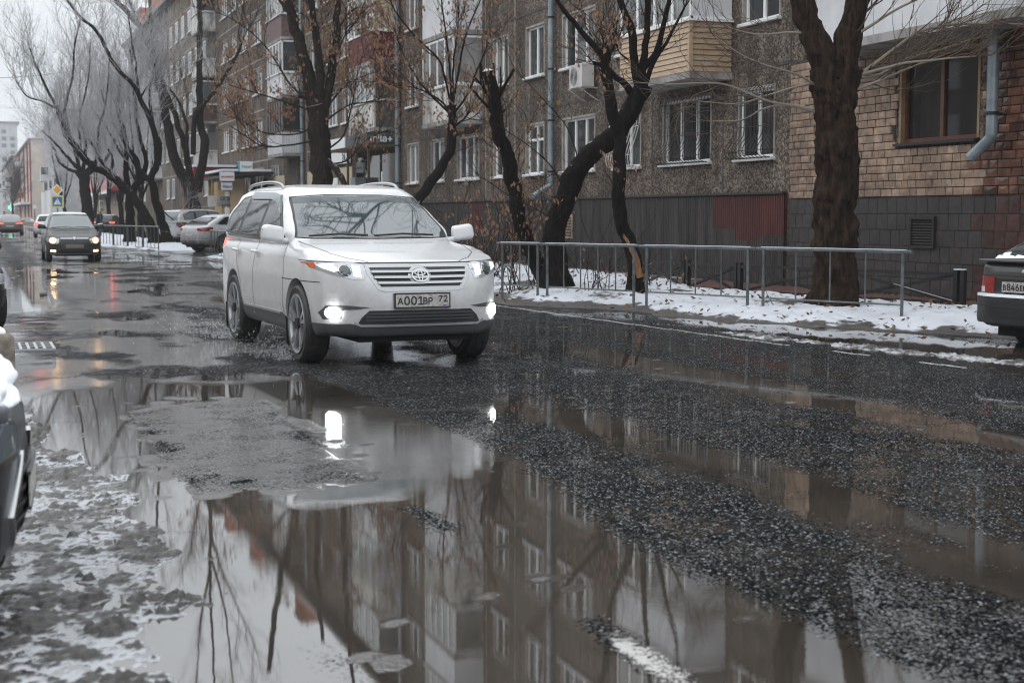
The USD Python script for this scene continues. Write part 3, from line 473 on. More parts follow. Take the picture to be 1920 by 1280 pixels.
    put_text("А", .058, -.248, .600); put_text("001", .076, -.190, .594); put_text("ВР", .058, -.002, .600); put_text("72", .056, .150, .618)
    obj("plate_flag", MB().box(.9975, .999, .20, .235, .584, .590), "flag_blue", pl); obj("plate_flag", MB().box(.9975, .999, .20, .235, .580, .584), "flag_red", pl)
    for s in (-1, 1):
        obj("roof_rail", MB().tube(resample([(-1.60, s * .635, 1.70), (-1.75, s * .64, 1.752), (-2.1, s * .645, 1.778), (-2.6, s * .645, 1.778), (-3.1, s * .635, 1.757), (-3.3, s * .625, 1.71)], 30), .017, 8), "satin", t, smooth=True)
        c.side("tail_light", [(-3.45, 1.10), (-3.52, 1.16), (-3.95, 1.16), (-3.95, .86), (-3.70, .90), (-3.62, 1.02)], .008, "tail_lit", s)
        obj("mud_flap", MB().box(-.47, -.45, s * .93 if s > 0 else -.93, s * .72 if s > 0 else -.72, .13, .42), "black_trim", t)
        obj("mud_flap", MB().box(-3.26, -3.24, min(s * .93, s * .72), max(s * .93, s * .72), .13, .42), "black_trim", t)
    obj("rear_window", (c.infl(.005) ^ ex_x(ccw([(-.62, 1.22), (.62, 1.22), (.55, 1.55), (-.55, 1.55)]), -4.5, -3.2)) - c.inner(), "car_glass", t, smooth=40)
    return t
# ------------------------------------------------------------------ ground, road, verge
def sstep(x, a, b):
    t = np.clip((np.asarray(x, float) - a) / (b - a), 0, 1); return t * t * (3 - 2 * t)
def primvar(prim, name, arr):
    UsdGeom.PrimvarsAPI(prim).CreatePrimvar(name, Sdf.ValueTypeNames.FloatArray, "vertex").Set(Vt.FloatArray.FromNumpy(np.asarray(arr, np.float32).ravel()))
def grid_mesh(name, X, Y, Z, matname, keep=None, kind="structure", smooth=True, **attrs):
    n, m = X.shape; i, j = np.meshgrid(np.arange(n - 1), np.arange(m - 1), indexing="ij")
    q = np.stack([i * m + j, (i + 1) * m + j, (i + 1) * m + j + 1, i * m + j + 1], -1).reshape(-1, 4)
    if keep is not None: q = q[keep.ravel()[q].any(1)]
    v = np.stack([X, Y, Z], -1).reshape(-1, 3); f = np.vstack([q[:, [0, 1, 2]], q[:, [0, 2, 3]]])
    used = np.unique(f); back = np.full(len(v), -1); back[used] = np.arange(len(used))
    a, b, c = v[f[0]]; 
    if np.cross(b - a, c - a)[2] < 0: f = f[:, ::-1]
    p = obj(name, (v[used], back[f]), matname, None, smooth)
    for k, arr in attrs.items(): primvar(p, k, np.broadcast_to(arr, X.shape).ravel()[used])
    return tag(p, kind=kind)
def band(x, a, b, soft): return sstep(x, a - soft, a + soft) * (1 - sstep(x, b - soft, b + soft))

struct("ground", MB().add([[-900, -300, -.35], [900, -300, -.35], [900, 2500, -.35], [-900, 2500, -.35]], [[0, 1, 2, 3]]), "ground")
xs = np.r_[np.arange(-40, -2, 2.0), np.arange(-2, 10.6, .07), np.arange(10.6, 16.5, .35)]
ys = np.r_[np.arange(-6, 3, .6), np.arange(3, 14, .06), np.arange(14, 30, .14), np.arange(30, 62, .4), np.arange(62, 130, 2.0), np.arange(130, 700, 15.0)]
X, Y = np.meshgrid(xs, ys, indexing="ij")
P3 = np.stack([X, Y, 0 * X], -1)
wob = (meshkit.fbm(P3 * [1.1, .35, 1], 4, 3) - .5); wob2 = (meshkit.fbm(P3 * [2.6, 1.6, 1], 4, 9) - .5)
Xw = X + wob * .45 + wob2 * .12; Yw = Y + wob * 1.2 + wob2 * .5
wet = np.zeros_like(X)
def pool(v):
    global wet
    wet = np.maximum(wet, v)
wet = np.full_like(X, .35)
pool(band(Xw, -1.5, 2.84, .16) * (1 - sstep(Yw, 7.7, 8.3)))                       # the big puddle along the kerb lane
pool(band(Xw, 2.02, 2.92, .12) * band(Yw, 7.5, 12.5, .4)); pool(band(Xw, -1.5, 1.12, .1) * band(Yw, 7, 13, .5)); pool(band(Xw, .2, 2.86, .15) * band(Yw, 11.3, 13.6, .3))
pool(band(Xw, -1.5, .6, .25) * band(Yw, 12.5, 21, 1.0) * .82)
pool(band(Xw, 1.0, 2.7, .2) * band(Yw, 18.5, 21.5, .8)); pool(band(Xw, -.5, 2.9, .25) * band(Yw, 23, 44, 1.5)); pool(band(Xw, 3.1, 4.4, .2) * band(Yw, 25.5, 33, 1.5) * .8)
pool(band(Xw, 3.55, 4.32, .24) * (1 - sstep(Yw, 9.5, 13)) * .86); pool(band(Xw, 5.76, 6.42, .22) * (1 - sstep(Yw, 14, 17)) * .88); pool(band(Xw, 6.9, 7.45, .12) * band(Yw, 9, 19, 2) * .62)
pool(band(X + wob2 * .3, 8.75, 10.6, .2) * band(Y, 8, 19, 1.5) * .9); pool(band(Xw, 4.9, 5.5, .15) * band(Yw, 16, 60, 3) * .62); pool(band(Xw, 6.0, 6.9, .15) * band(Yw, 19, 120, 3) * .75)
pool(band(Xw, 2.6, 7.0, .3) * sstep(Yw, 40, 60) * (.35 + wob2 * 1.2)); pool(band(Xw, 7.2, 14, .3) * band(Yw, 50, 80, 3) * (.5 + wob * .8))
wet = wet * .95 + wob2 * .5
wet -= .75 * band(X, 1.93, 2.07, .06) * band(Y, 3, 7.4, .2) * sstep(meshkit.noise(P3 * [3, .9, 1], 21), .40, .62)        # worn bump of the old centre paint stands out of the water
paint = band(X, 1.93, 2.07, .03) * (sstep(meshkit.noise(P3 * [.1, .55, 1], 31), .35, .6) * .6 + .4) * band(Y, 2.5, 8, .3)
lineX = np.interp(Y, [8, 15, 22.5, 30, 60, 140], [9.15, 8.33, 7.77, 7.55, 6.9, 6.7])
dash = np.where(Y > 14.9, 1.0, (np.mod(Y - 14.4, 1.35) < .62) * 1.0)
paint = np.maximum(paint, band(X - lineX, -.045, .045, .035) * dash * np.where(Y > 55, .4, 1.0))
zr = -.0045 + 0 * X + (meshkit.fbm(P3 * [.8, .25, 1], 3, 5) - .5) * .004
wob3 = meshkit.fbm(P3 * [1.5, .8, 1], 4, 77) - .5
lightA = sstep(band(Xw, 1.15, 2.0, .30) * band(Yw, 7.9, 11.4, .6) + (meshkit.fbm(P3 * [9, 5, 1], 3, 91) - .5) * 1.1, .30, .62); lightB = band(Xw, -1, 4.6, .5) * band(Yw, 13.4, 24, .8) * sstep(wob3, -.10, .06); lightC = band(Xw, 1.8, 7.2, .6) * sstep(Yw, 18, 27) * sstep(wob3, -.14, .05)
wet = np.maximum(wet, lightA * .72); wet = np.maximum(wet, lightB * .82); wet = np.maximum(wet, lightC * .80)
rip = .0016 + 1.0 * lightA + .95 * lightB + .9 * lightC + .016 * band(Xw, 1.9, 3, .2) * band(Yw, 7.8, 11, .6) + .0025 * sstep(wob2, .02, .12)
grid_mesh("road", X, Y, zr * 0, "wet_asphalt", wet=np.clip(wet, -1, 1.2), paint=np.clip(paint, 0, 1) * 1.35, ripple=rip)

# slush heaped along the left kerb, poking out of the melt water
def lumps(X, Y, base, amp, seed, k=(1, 1)):
    P = np.stack([X * k[0], Y * k[1], 0 * X], -1)
    a = meshkit.fbm(P * 3.1, 3, seed); b = meshkit.fbm(P * 11, 4, seed + 3); c = meshkit.fbm(P * 34, 2, seed + 7); d = np.abs(meshkit.noise(P * 22, seed + 11) - .5) * 2
    return base + amp * ((a - .5) * 1.25 + (b - .5) * 1.5 + (c - .5) * .95 + (.45 - d) * .28)
xs = np.arange(-1.6, 1.15, .016); ys = np.r_[np.arange(3.3, 7.5, .018), np.arange(7.5, 21, .035)]
X, Y = np.meshgrid(xs, ys, indexing="ij"); P3 = np.stack([X, Y, 0 * X], -1)
edge = np.interp(Y, [3.3, 4.4, 5, 6.2, 7.3, 9, 11.6, 12.4, 14, 17, 21], [.78, .74, .66, .80, .80, .62, .42, .1, .1, .35, .2]) + (meshkit.fbm(P3 * 2.2, 3, 51) - .5) * .5
dens = np.interp(Y, [3.3, 5, 8, 11.5, 12.2, 14, 21], [.004, .004, .003, .002, -.012, -.010, -.017])
Z = lumps(X, Y, dens, .024, 41, (2.1, 1.75)) - .16 * sstep(X - edge, -.10, .12)
Z = np.where(Z > 0, Z * (1 + 1.2 * sstep(meshkit.noise(P3 * 5, 61), .66, .8)), Z)
grid_mesh("slush", X, Y, Z, "slush", keep=Z > -.012, kind="stuff", snow=np.clip(.66 - Z * 40 + (meshkit.fbm(P3 * 2.5, 3, 71) - .5) * .9, -.3, 1.0))
# a ridge of ploughed slush on the far side
s = np.arange(0, 9.6, .03); w = np.arange(-.5, .5, .03)
S, Wd = np.meshgrid(s, w, indexing="ij"); yy = 9.2 + S; cx = np.interp(yy, [9, 11.95, 12.9, 14, 15, 17, 19], [10.1, 9.45, 9.23, 8.98, 8.75, 8.55, 8.4])
X, Y = cx + Wd, yy; Z = lumps(X, Y, .012, .05, 81) - .10 * (np.abs(Wd) / .34) ** 2 - .05 * sstep(yy, 16.0, 18.5) - .03 * sstep(meshkit.noise(np.stack([X, Y, 0 * X], -1) * 1.3, 8), .5, .8)
grid_mesh("slush", X, Y, Z, "slush", keep=Z > -.012, kind="stuff", snow=np.clip(.55 - Z * 5 + 0 * X, -.3, 1))

# snowy verge behind the road, paving along the houses
kerbx = lambda y: np.interp(y, [6, 11, 13, 14.8, 16.3, 18, 20.7, 22.5, 27, 40, 51.5, 62, 71], [13.2, 12.4, 11.9, 11.15, 10.55, 9.75, 9.0, 8.2, 7.95, 7.8, 7.25, 6.8, 5.0])
innerx = lambda y: np.interp(y, [6, 14, 17.2, 23.2, 27, 52], [14.3, 13.4, 12.65, 11.5, 12.7, 13.0])
def verge(y0, y1, inner, dy, seed, h=.2):
    yv = np.arange(y0, y1, dy); u = np.linspace(0, 1, 90); U, Yv = np.meshgrid(u, yv, indexing="ij")
    k = kerbx(Yv) - .35; Xv = k + (inner(Yv) + .1 - k) * U; P = np.stack([Xv, Yv, 0 * Xv], -1); d = Xv - kerbx(Yv) + (meshkit.fbm(P * 1.2, 3, seed) - .5) * .8
    Zv = -.05 + h * sstep(d, -.25, 1.0) + .05 * sstep(d, -.3, -.1) + (meshkit.fbm(P * 2.5, 4, seed + 1) - .5) * .09 * sstep(d, -.2, .3) + (meshkit.fbm(P * 9, 3, seed + 2) - .5) * .05 * sstep(d, -.2, .3)
    Zv = Zv * sstep(Yv, y0, y0 + 1.5) * (1 - sstep(Yv, y1 - 2, y1 - .3)) - .03 * (1 - sstep(Yv, y0, y0 + .5))
    sn = .10 + sstep(d, -.12, .38) * 1.15 - .55 * band(Yv, 20.3, 30, 1.5) * (1 - sstep(d, .6, 1.5)) + (meshkit.fbm(P * 1.7, 3, seed + 5) - .5) * 1.1 + (meshkit.fbm(P * 7, 3, seed + 8) - .5) * .9 - .10
    for tx, ty, r in ((11.2, 18.6, .55), (9.6, 25.3, .5), (10.7, 22.0, .35)): sn -= 1.1 * np.exp(-((Xv - tx) ** 2 + (Yv - ty) ** 2) / (2 * r * r))
    grid_mesh("snowy_verge", Xv, Yv, Zv, "verge", snow=np.clip(sn, -.5, 1.3))
verge(7, 52, innerx, .11, 101); verge(61.5, 130, lambda y: np.full_like(y, 8.7), .5, 131)
yv = np.r_[np.arange(7, 30, .25), np.arange(30, 96, 1.0)]; u = np.linspace(0, 1, 16); U, Yv = np.meshgrid(u, yv, indexing="ij"); Xv = np.where(Yv < 53, innerx(Yv), 13.2) * (1 - U) + 14.9 * U
grid_mesh("pavement", Xv, Yv, .07 + 0 * Xv, "paving", snow=(meshkit.fbm(np.stack([Xv, Yv, 0 * Xv], -1) * .9, 3, 5) - .62) * 1.5 + .4 * sstep(Yv, 24, 30))

# ------------------------------------------------------------------ the panel-built apartment house
FX_ = 14.7                                                          # plane of its street front
A = thing("apartment_block", "long grey-brown five-storey panel apartment block with a stone-clad ground-floor corner", "apartment block", (FX_, 40, 0))
FL = 2.67; SILL = 2.55; WH = 1.36
cols = [(25.85, 27.29, 2), (32.03, 33.44, 2), (34.76, 36.92, 3), (38.29, 39.67, 2), (41.18, 42.46, 2), (47.44, 48.9, 2), (50.44, 51.8, 2), (60.3, 61.7, 2), (62.6, 64.6, 3), (66.2, 67.8, 2), (75.6, 77.6, 3), (79.8, 82.4, 3), (83.9, 86.1, 3), (87.75, 89.8, 3), (91.0, 93.2, 3)]
openings = []
for k in range(5):
    for i, (a, b, n) in enumerate(cols):
        if k == 0 and 52 < a < 66: continue
        if i == 0 and k > 0: a, b = 25.7, 27.15
        openings.append((a, b, SILL + FL * k, SILL + FL * k + WH, n, k, i))
openings += [(19.57, 21.62, 2.62, 4.0, 2, 0, 90), (28.51, 30.8, 2.55, 3.95, 3, 0, 91), (43.86, 46.0, 2.55, 3.9, 3, 0, 92), (23.55, 24.6, SILL + FL, SILL + FL + WH, 2, 1, 93), (23.55, 24.6, SILL + 2 * FL, SILL + 2 * FL + WH, 2, 2, 93)]
def facade(bld, x, y0, y1, z0, z1, ops, matname, depth=.16):
    Ys = sorted({y0, y1, *[o[0] for o in ops], *[o[1] for o in ops]}); Zs = sorted({z0, z1, *[o[2] for o in ops], *[o[3] for o in ops]}); b = MB()
    inside = lambda y, z: any(o[0] < y < o[1] and o[2] < z < o[3] for o in ops)
    for ya, yb in zip(Ys, Ys[1:]):
        run = None
        for za, zb in zip(Zs, Zs[1:]):
            if inside((ya + yb) / 2, (za + zb) / 2):
                continue
            b.add([[x, ya, za], [x, ya, zb], [x, yb, zb], [x, yb, za]], [[0, 1, 2, 3]])
    for o in ops:
        a, c, d, e = o[:4]; X2 = x + depth
        b.add([[x, a, d], [X2, a, d], [X2, a, e], [x, a, e]], [[3, 2, 1, 0]]); b.add([[x, c, d], [X2, c, d], [X2, c, e], [x, c, e]], [[0, 1, 2, 3]])
        b.add([[x, a, d], [x, c, d], [X2, c, d], [X2, a, d]], [[0, 1, 2, 3]]); b.add([[x, a, e], [x, c, e], [X2, c, e], [X2, a, e]], [[3, 2, 1, 0]])
    return obj("wall", b, matname, bld, world=True)
facade(A, FX_, 9, 95, .0, 16.3, openings, "aggregate")
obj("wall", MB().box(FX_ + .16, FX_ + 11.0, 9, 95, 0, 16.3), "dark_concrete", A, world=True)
def window(bld, x, a, c, d, e, n, fmat="pvc", pmat="pane", transom=False, sillmat="white_paint", reveal="seam_pale", depth=.16, grille=None, snow=True):
    b = MB(); w = .065; X0, X1 = x + depth - .09, x + depth - .02
    b.box(X0, X1, a, a + w, d, e).box(X0, X1, c - w, c, d, e).box(X0, X1, a + w, c - w, d, d + w).box(X0, X1, a + w, c - w, e - w, e)
    for i in range(1, n):
        y = a + (c - a) * i / n; b.box(X0, X1, y - .045, y + .045, d + w, e - w)
    if transom: b.box(X0, X1, a + w, c - w, e - .45, e - .38)
    f = obj("window", b, fmat, bld, world=True)
    if reveal:
        r = .004; t = .045; X2 = X0 - .002
        obj("reveal", MB().box(x - .012, X2, a - t, a + .012, d, e).box(x - .012, X2, c - .012, c + t, d, e).box(x - .012, X2, a - t, c + t, e - .012, e + t), reveal, f, world=True)
    for i in range(n):
        y0 = a + (c - a) * i / n + .045; y1 = a + (c - a) * (i + 1) / n - .045
        obj("pane", MB().box(X1 - .03, X1 - .018, max(y0, a + w), min(y1, c - w), d + w, e - w), pmat, f, world=True)
    if sillmat: obj("sill", MB().box(x - .11, X0, a - .07, c + .07, d - .055, d - .012), sillmat, f, world=True)
    if sillmat and snow: obj("sill_snow", MB().box(x - .10, X0 - .003, a - .05, c + .05, d - .0115, d + .012), "snow", f, world=True)
    if grille:
        g = MB(); nb = int((c - a) / .15) + 1
        if grille == "belly":
            for i in range(nb + 1):
                y = a - .02 + (c - a + .04) * i / nb
                g.tube(resample([(x - .03, y, e + .03), (x - .10, y, e - .08), (x - .10, y, d + .62), (x - .14, y, d + .42), (x - .28, y, d + .24), (x - .30, y, d + .10), (x - .22, y, d + .01), (x - .10, y, d - .005)], 14), .009, 5)
            for xx, zz in ((x - .105, e - .10), (x - .105, d + .62), (x - .30, d + .14), (x - .105, d)): g.bar((xx, a - .03, zz), (xx, c + .03, zz), .022, .012)
            for y in (a - .03, c + .03): g.bar((x, y, e - .1), (x - .105, y, e - .1), .014); g.bar((x, y, d + .14), (x - .30, y, d + .14), .014)
            obj("window_grille", g, "dark_iron", f, world=True)
        else:
            for i in range(nb + 1):
                y = a + (c - a) * i / nb
                g.tube(resample([(x - .02, y, e - .15), (x - .06, y, e - .45), (x - .22, y, d + .42), (x - .27, y, d + .2), (x - .22, y, d + .03), (x - .05, y, d)], 12), .011, 5)
            for xx, zz in ((x - .06, e - .42), (x - .25, d + .28), (x - .05, d)): g.bar((xx, a, zz), (xx, c, zz), .02, .014)
            obj("window_grille", g, "pale_iron", f, world=True)
    return f
for a, c, d, e, n, k, i in openings:
    if i == 90: window(A, FX_, a, c, d, e, 2, "brown_frame", "dark_pane", sillmat="dark_iron", reveal="ochre_reveal", snow=False)
    elif i == 91 or (i == 0 and k == 0): window(A, FX_, a, c, d, e, n, pmat="dark_pane", grille="belly", reveal="concrete")
    elif i == 1 and k == 0: window(A, FX_, a, c, d, e, n, grille="lean")
    else: window(A, FX_, a, c, d, e, n, transom=(i == 3 and k == 0))
# joints between the panels
def joint(bld, y=None, z=None, y0=0, y1=0, z0=0, z1=0, x=FX_, m="seam", w=.05):
    b = MB()
    if y is not None: b.box(x - .008, x + .02, y - w / 2, y + w / 2, z0, z1)
    else: b.box(x - .012, x + .02, y0, y1, z - w / 2, z + w / 2)
    obj("panel_joint", b, m, bld, world=True)
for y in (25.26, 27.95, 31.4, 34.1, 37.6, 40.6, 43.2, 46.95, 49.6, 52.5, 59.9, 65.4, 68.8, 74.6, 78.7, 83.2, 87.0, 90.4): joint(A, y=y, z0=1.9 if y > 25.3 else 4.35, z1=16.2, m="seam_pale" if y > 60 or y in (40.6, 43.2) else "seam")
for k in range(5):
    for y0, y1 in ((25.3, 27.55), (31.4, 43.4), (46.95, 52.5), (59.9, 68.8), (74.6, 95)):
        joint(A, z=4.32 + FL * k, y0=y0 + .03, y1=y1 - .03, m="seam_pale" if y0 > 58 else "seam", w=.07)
# roof
obj("roof", MB().box(FX_ - .55, FX_ + 11.3, 8.7, 95.0, 16.3, 16.52), "roof_metal", A, world=True); obj("roof_snow", MB().box(FX_ - .5, FX_ + 11.2, 8.8, 94.9, 16.522, 16.62), "snow", A, world=True)
for y in (38, 55, 71.5, 84.5, 93.5): obj("chimney", MB().box(FX_ - .1, FX_ + 1.5, y - .9, y + .9, 16.62, 18.15).box(FX_ - .18, FX_ + 1.58, y - .98, y + .98, 18.15, 18.27), "brick_red", A, world=True)
# corrugated sheets over the plinth
def sheet(y0, y1, z0, z1, m, x=FX_, pitch=.085, depth=.022):
    n = max(2, int(round((y1 - y0) / pitch))); yy = [y0 + (y1 - y0) * (i + f) / n for i in range(n) for f in (.0, .35, .5, .85)] + [y1]; xx = [x - .055 - depth * (1 if j % 4 in (0, 1) else 0) for j in range(len(yy))]
    v = np.array([[a, b, c] for a, b in zip(xx, yy) for c in (z0, z1)]); f = [[2 * j, 2 * j + 1, 2 * j + 3, 2 * j + 2] for j in range(len(yy) - 1)]
    b = MB(); b.add(v, f); b.box(x - .05, x - .003, y0, y1, z0, z1); return b
y = 25.30; rs = np.random.default_rng(4)
while y < 94:
    w = 1.08 if y > 28.5 else .98
    top = 1.82
    if y < 28.0:                                                    # patched with red above, grey below
        zc = (1.02, .92, 1.16)[int((y - 25.3) / .98) % 3]
        obj("corrugated_sheet", sheet(y, y + w - .004, zc, top, "red_sheet"), "red_sheet", A, world=True); obj("corrugated_sheet", sheet(y, y + w - .004, .05, zc - .004, "grey_sheet"), "grey_sheet", A, world=True)
    elif 42.6 < y < 43.7:
        obj("corrugated_sheet", sheet(y, y + w - .004, .95, top, "red_sheet"), "red_sheet", A, world=True, label="red corrugated patch"); obj("corrugated_sheet", sheet(y, y + w - .004, .05, .946, "grey_sheet"), "grey_sheet", A, world=True)
    else: obj("corrugated_sheet", sheet(y, y + w - .004, .05, top, "grey_sheet"), "grey_sheet", A, world=True)
    y += w
obj("plinth_flashing", MB().box(FX_ - .12, FX_ - .003, 25.3, 94.5, 1.83, 1.87), "dark_iron", A, world=True)
# stone cladding of the corner flat: split-faced tiles, granite below
rs = np.random.default_rng(7)
spots = []
z = 1.74; row = 0
while z < 4.22:
    hh = .132; y = 17.0 + (row % 3) * .11
    while y < 25.2:
        ww = rs.uniform(.18, .34); y1 = min(y + ww, 25.2)
        if not (19.45 < (y + y1) / 2 < 21.75 and 2.5 < z + hh / 2 < 4.03) and y1 - y > .08:
            if y < 19.45 < y1 and 2.5 < z + hh / 2 < 4.03: y1 = 19.45
            spots.append((y, y1 - .012, z, z + hh - .010, rs.uniform(.022, .045), "wet_stone" if y < 19.35 + .25 * np.sin(z * 9) else "stone"))
        y = y1
    z += hh; row += 1
z = .12; row = 0; gran = []
while z < 1.62:
    hh = .265; y = 17.0 + (row % 2) * .13
    while y < 25.2:
        ww = rs.uniform(.24, .34); y1 = min(y + ww, 25.2)
        if not (20.55 < (y + y1) / 2 < 21.25 and .85 < z + hh / 2 < 1.42) and y1 - y > .08: gran.append((y, y1 - .006, z, z + hh - .006, rs.uniform(.010, .016), "wet_granite" if y < 19.2 + .3 * np.sin(z * 7) else "granite"))
        y = y1
    z += hh; row += 1
def tile(sp):
    y0, y1, z0, z1, d, _ = sp; x = FX_ - .012; c = .010
    v = [[x, y0, z0], [x, y1, z0], [x, y1, z1], [x, y0, z1], [x - d * .8, y0 + .003, z0 + .003], [x - d * .8, y1 - .003, z0 + .003], [x - d * .75, y1 - .003, z1 - .003], [x - d * .85, y0 + .003, z1 - .003], [x - d - .006 * np.sin(y0 * 50), (y0 + y1) / 2 + .02 * np.sin(z0 * 70), (z0 + z1) / 2]]
    f = [[0, 4, 5], [0, 5, 1], [1, 5, 6], [1, 6, 2], [2, 6, 7], [2, 7, 3], [3, 7, 4], [3, 4, 0], [4, 8, 5], [5, 8, 6], [6, 8, 7], [7, 8, 4]]
    return np.array(v), np.array(f)[:, ::-1]
clad = obj("stone_cladding", MB().box(FX_ - .012, FX_ - .002, 17.0, 19.42, .1, 4.3).box(FX_ - .012, FX_ - .002, 21.77, 25.24, .1, 4.3).box(FX_ - .012, FX_ - .002, 19.42, 21.77, .1, 2.5).box(FX_ - .012, FX_ - .002, 19.42, 21.77, 4.1, 4.3), "mortar", A, world=True)
spots.sort(key=lambda q: -((q[1] - q[0]) * (q[3] - q[2])) / (q[0] ** 2) * (1 if q[0] > 18.3 else .3))
rest = {"stone": MB(), "wet_stone": MB()}
for i, sp in enumerate(spots):
    if i < 300: obj("stone", tile(sp), sp[5], clad, world=True)
    else: rest[sp[5]].add(*tile(sp))
for m, b in rest.items(): obj("stones", b, m, clad, world=True, kind="stuff")
for sp in gran: obj("granite_slab", tile(sp), sp[5], clad, world=True)
v_ = obj("vent_grating", MB().box(FX_ - .07, FX_ - .013, 20.55, 20.60, .88, 1.40).box(FX_ - .07, FX_ - .013, 21.18, 21.23, .88, 1.40).box(FX_ - .07, FX_ - .013, 20.60, 21.18, .88, .93).box(FX_ - .07, FX_ - .013, 20.60, 21.18, 1.35, 1.40).box(FX_ - .02, FX_ - .012, 20.6, 21.18, .93, 1.35), "dark_iron", A, world=True)
for k in range(9):
    zz = .955 + k * .045; obj("louvre", MB().poly([(FX_ - .06, 20.6, zz), (FX_ - .025, 20.6, zz + .03), (FX_ - .02, 20.6, zz + .026), (FX_ - .055, 20.6, zz - .004)], (0, 0, 0), (0, .58, 0)), "granite", v_, world=True)
yb = on_plane(1071, 400, FX_)[1]; zb = on_plane(1071, 447, FX_)[2]
v_ = obj("vent_grating", MB().box(FX_ - .10, FX_ - .08, yb - .32, yb + .32, zb, zb + .62), "stone", A, world=True)
for k in range(7): obj("louvre", MB().box(FX_ - .115, FX_ - .10, yb - .25, yb + .25, zb + .06 + k * .075, zb + .095 + k * .075), "dark_iron", v_, world=True)

# balconies
def balcony(bld, y0, y1, k, par="white_siding", boards=None, glaze="pvc", npane=4, near="glass", depth=.95, x=FX_, pane="balcony_pane", open_top=False, tall=False, hpar=1.08, zf=None, soffit="concrete"):
    zf = 4.18 + FL * (k - 1) if zf is None else zf; xo = x - depth
    s = obj("balcony", MB().box(xo - .02, x - .002, y0 - .02, y1 + .02, zf, zf + .14), soffit, bld, world=True)
    zp = zf + .142; zt = zf + hpar + .06; ztop = zf + FL - .03
    if tall: zt = ztop
    if boards == "h":
        n = 9; hh = (zt - zp) / n
        for i in range(n):
            za = zp + i * hh
            v = lambda d0: None
            b = MB().poly([(xo - .030, y0, za), (xo - .012, y0, za + hh - .012), (xo + .03, y0, za + hh - .004), (xo + .03, y0, za)], (0, 0, 0), (0, y1 - y0, 0))
            b.poly([(xo, y0 - .030, za), (xo, y0 - .012, za + hh - .012), (xo, y0 + .03, za + hh - .004), (xo, y0 + .03, za)], (.04, 0, 0), (depth - .03, 0, 0))
            obj("siding_board", b, par, s, world=True)
        obj("corner_strip", MB().box(xo - .045, xo + .04, y0 - .045, y0 + .04, zp, zt), par, s, world=True)
    elif boards == "v":
        for ya, yb2 in [(y0 + (y1 - y0) * i / 3, y0 + (y1 - y0) * (i + 1) / 3 - .006) for i in range(3)]:
            obj("cladding_sheet", sheet(ya, yb2, zp, zt, par, x=xo + .06, pitch=.11), par, s, world=True)
        m = sheet(xo + .01, x - .01, zp, zt, par, x=0, pitch=.11); vv, ff = m.mesh(); obj("cladding_sheet", (np.stack([vv[:, 1], y0 + .06 + vv[:, 0], vv[:, 2]], 1), ff), par, s, world=True)
    else:
        nn = 3 if tall else 1
        for i in range(nn):
            ya, yb2 = y0 + (y1 - y0) * i / nn, y0 + (y1 - y0) * (i + 1) / nn - (.02 if nn > 1 else 0); obj("parapet_panel", MB().box(xo, xo + .06, ya, yb2, zp, zt), par, s, world=True)
        obj("parapet_panel", MB().box(xo + .062, x - .003, y0, y0 + .06, zp, zt), par if near != "dark" else "dark_concrete", s, world=True)
    obj("parapet_panel", MB().box(xo + .062, x - .003, y1 - .06, y1, zp, zt), par, s, world=True)
    obj("coping", MB().box(xo - .07, xo + .07, y0 - .07, y1 + .05, zt + .001, zt + .045).box(xo + .072, x - .003, y0 - .07, y0 + .07, zt + .001, zt + .045), glaze or "white_paint", s, world=True)
    if glaze and not tall:
        g = MB(); za = zt + .047; w = .07
        g.box(xo, xo + .06, y0, y1, ztop - w, ztop); g.box(xo, xo + .06, y0, y1, za, za + w * .8)
        for i in range(npane + 1):
            y = y0 + (y1 - y0) * i / npane; g.box(xo - .002, xo + .062, max(y0, y - .05), min(y1, y + .05), za, ztop)
        g.box(xo + .064, x - .003, y0, y0 + .06, ztop - w, ztop).box(xo + .064, x - .003, y0, y0 + .06, za, za + w * .8)
        obj("glazing_frame", g, glaze, s, world=True)
        for i in range(npane):
            a = y0 + (y1 - y0) * i / npane + .05; b2 = y0 + (y1 - y0) * (i + 1) / npane - .05; obj("pane", MB().box(xo + .02, xo + .032, a, b2, za + w * .8, ztop - w), pane, s, world=True)
        obj("end_panel", MB().box(xo + .07, x - .01, y0 + .02, y0 + .035, za + w * .8, ztop - w), {"glass": pane, "white": "white_siding", "dark": "dark_concrete"}.get(near, near), s, world=True)
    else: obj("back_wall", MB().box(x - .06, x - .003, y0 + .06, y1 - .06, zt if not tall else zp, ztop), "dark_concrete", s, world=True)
    return s
bal = {}
balcony(A, 27.6, 31.05, 1, "beige_siding", "h", "pvc", 4, near="white")
for k, st in ((2, ("white_siding", None)), (3, ("stained_plaster", None)), (4, ("brown_boards", "v"))): balcony(A, 27.6, 31.05, k, st[0], st[1], "pvc", 5)
balcony(A, 43.5, 46.7, 1, "stained_plaster", None, "pvc", 4); balcony(A, 43.5, 46.7, 2, "white_siding", None, tall=True)
for k, st in ((3, ("stained_plaster", None)), (4, ("white_siding", None))): balcony(A, 43.5, 46.7, k, st[0], st[1], "pvc", 5)
balcony(A, 52.9, 56.7, 1, "stained_plaster", None, "white_paint", 6, near="dark", hpar=1.0, zf=4.44); balcony(A, 52.9, 56.7, 2, "wine_sheet", "v", "pvc", 4, near="cream_panel"); balcony(A, 52.9, 56.7, 3, "white_siding", None, "pvc", 4, near="white"); balcony(A, 52.9, 56.7, 4, "stained_plaster", None, "pvc", 4)
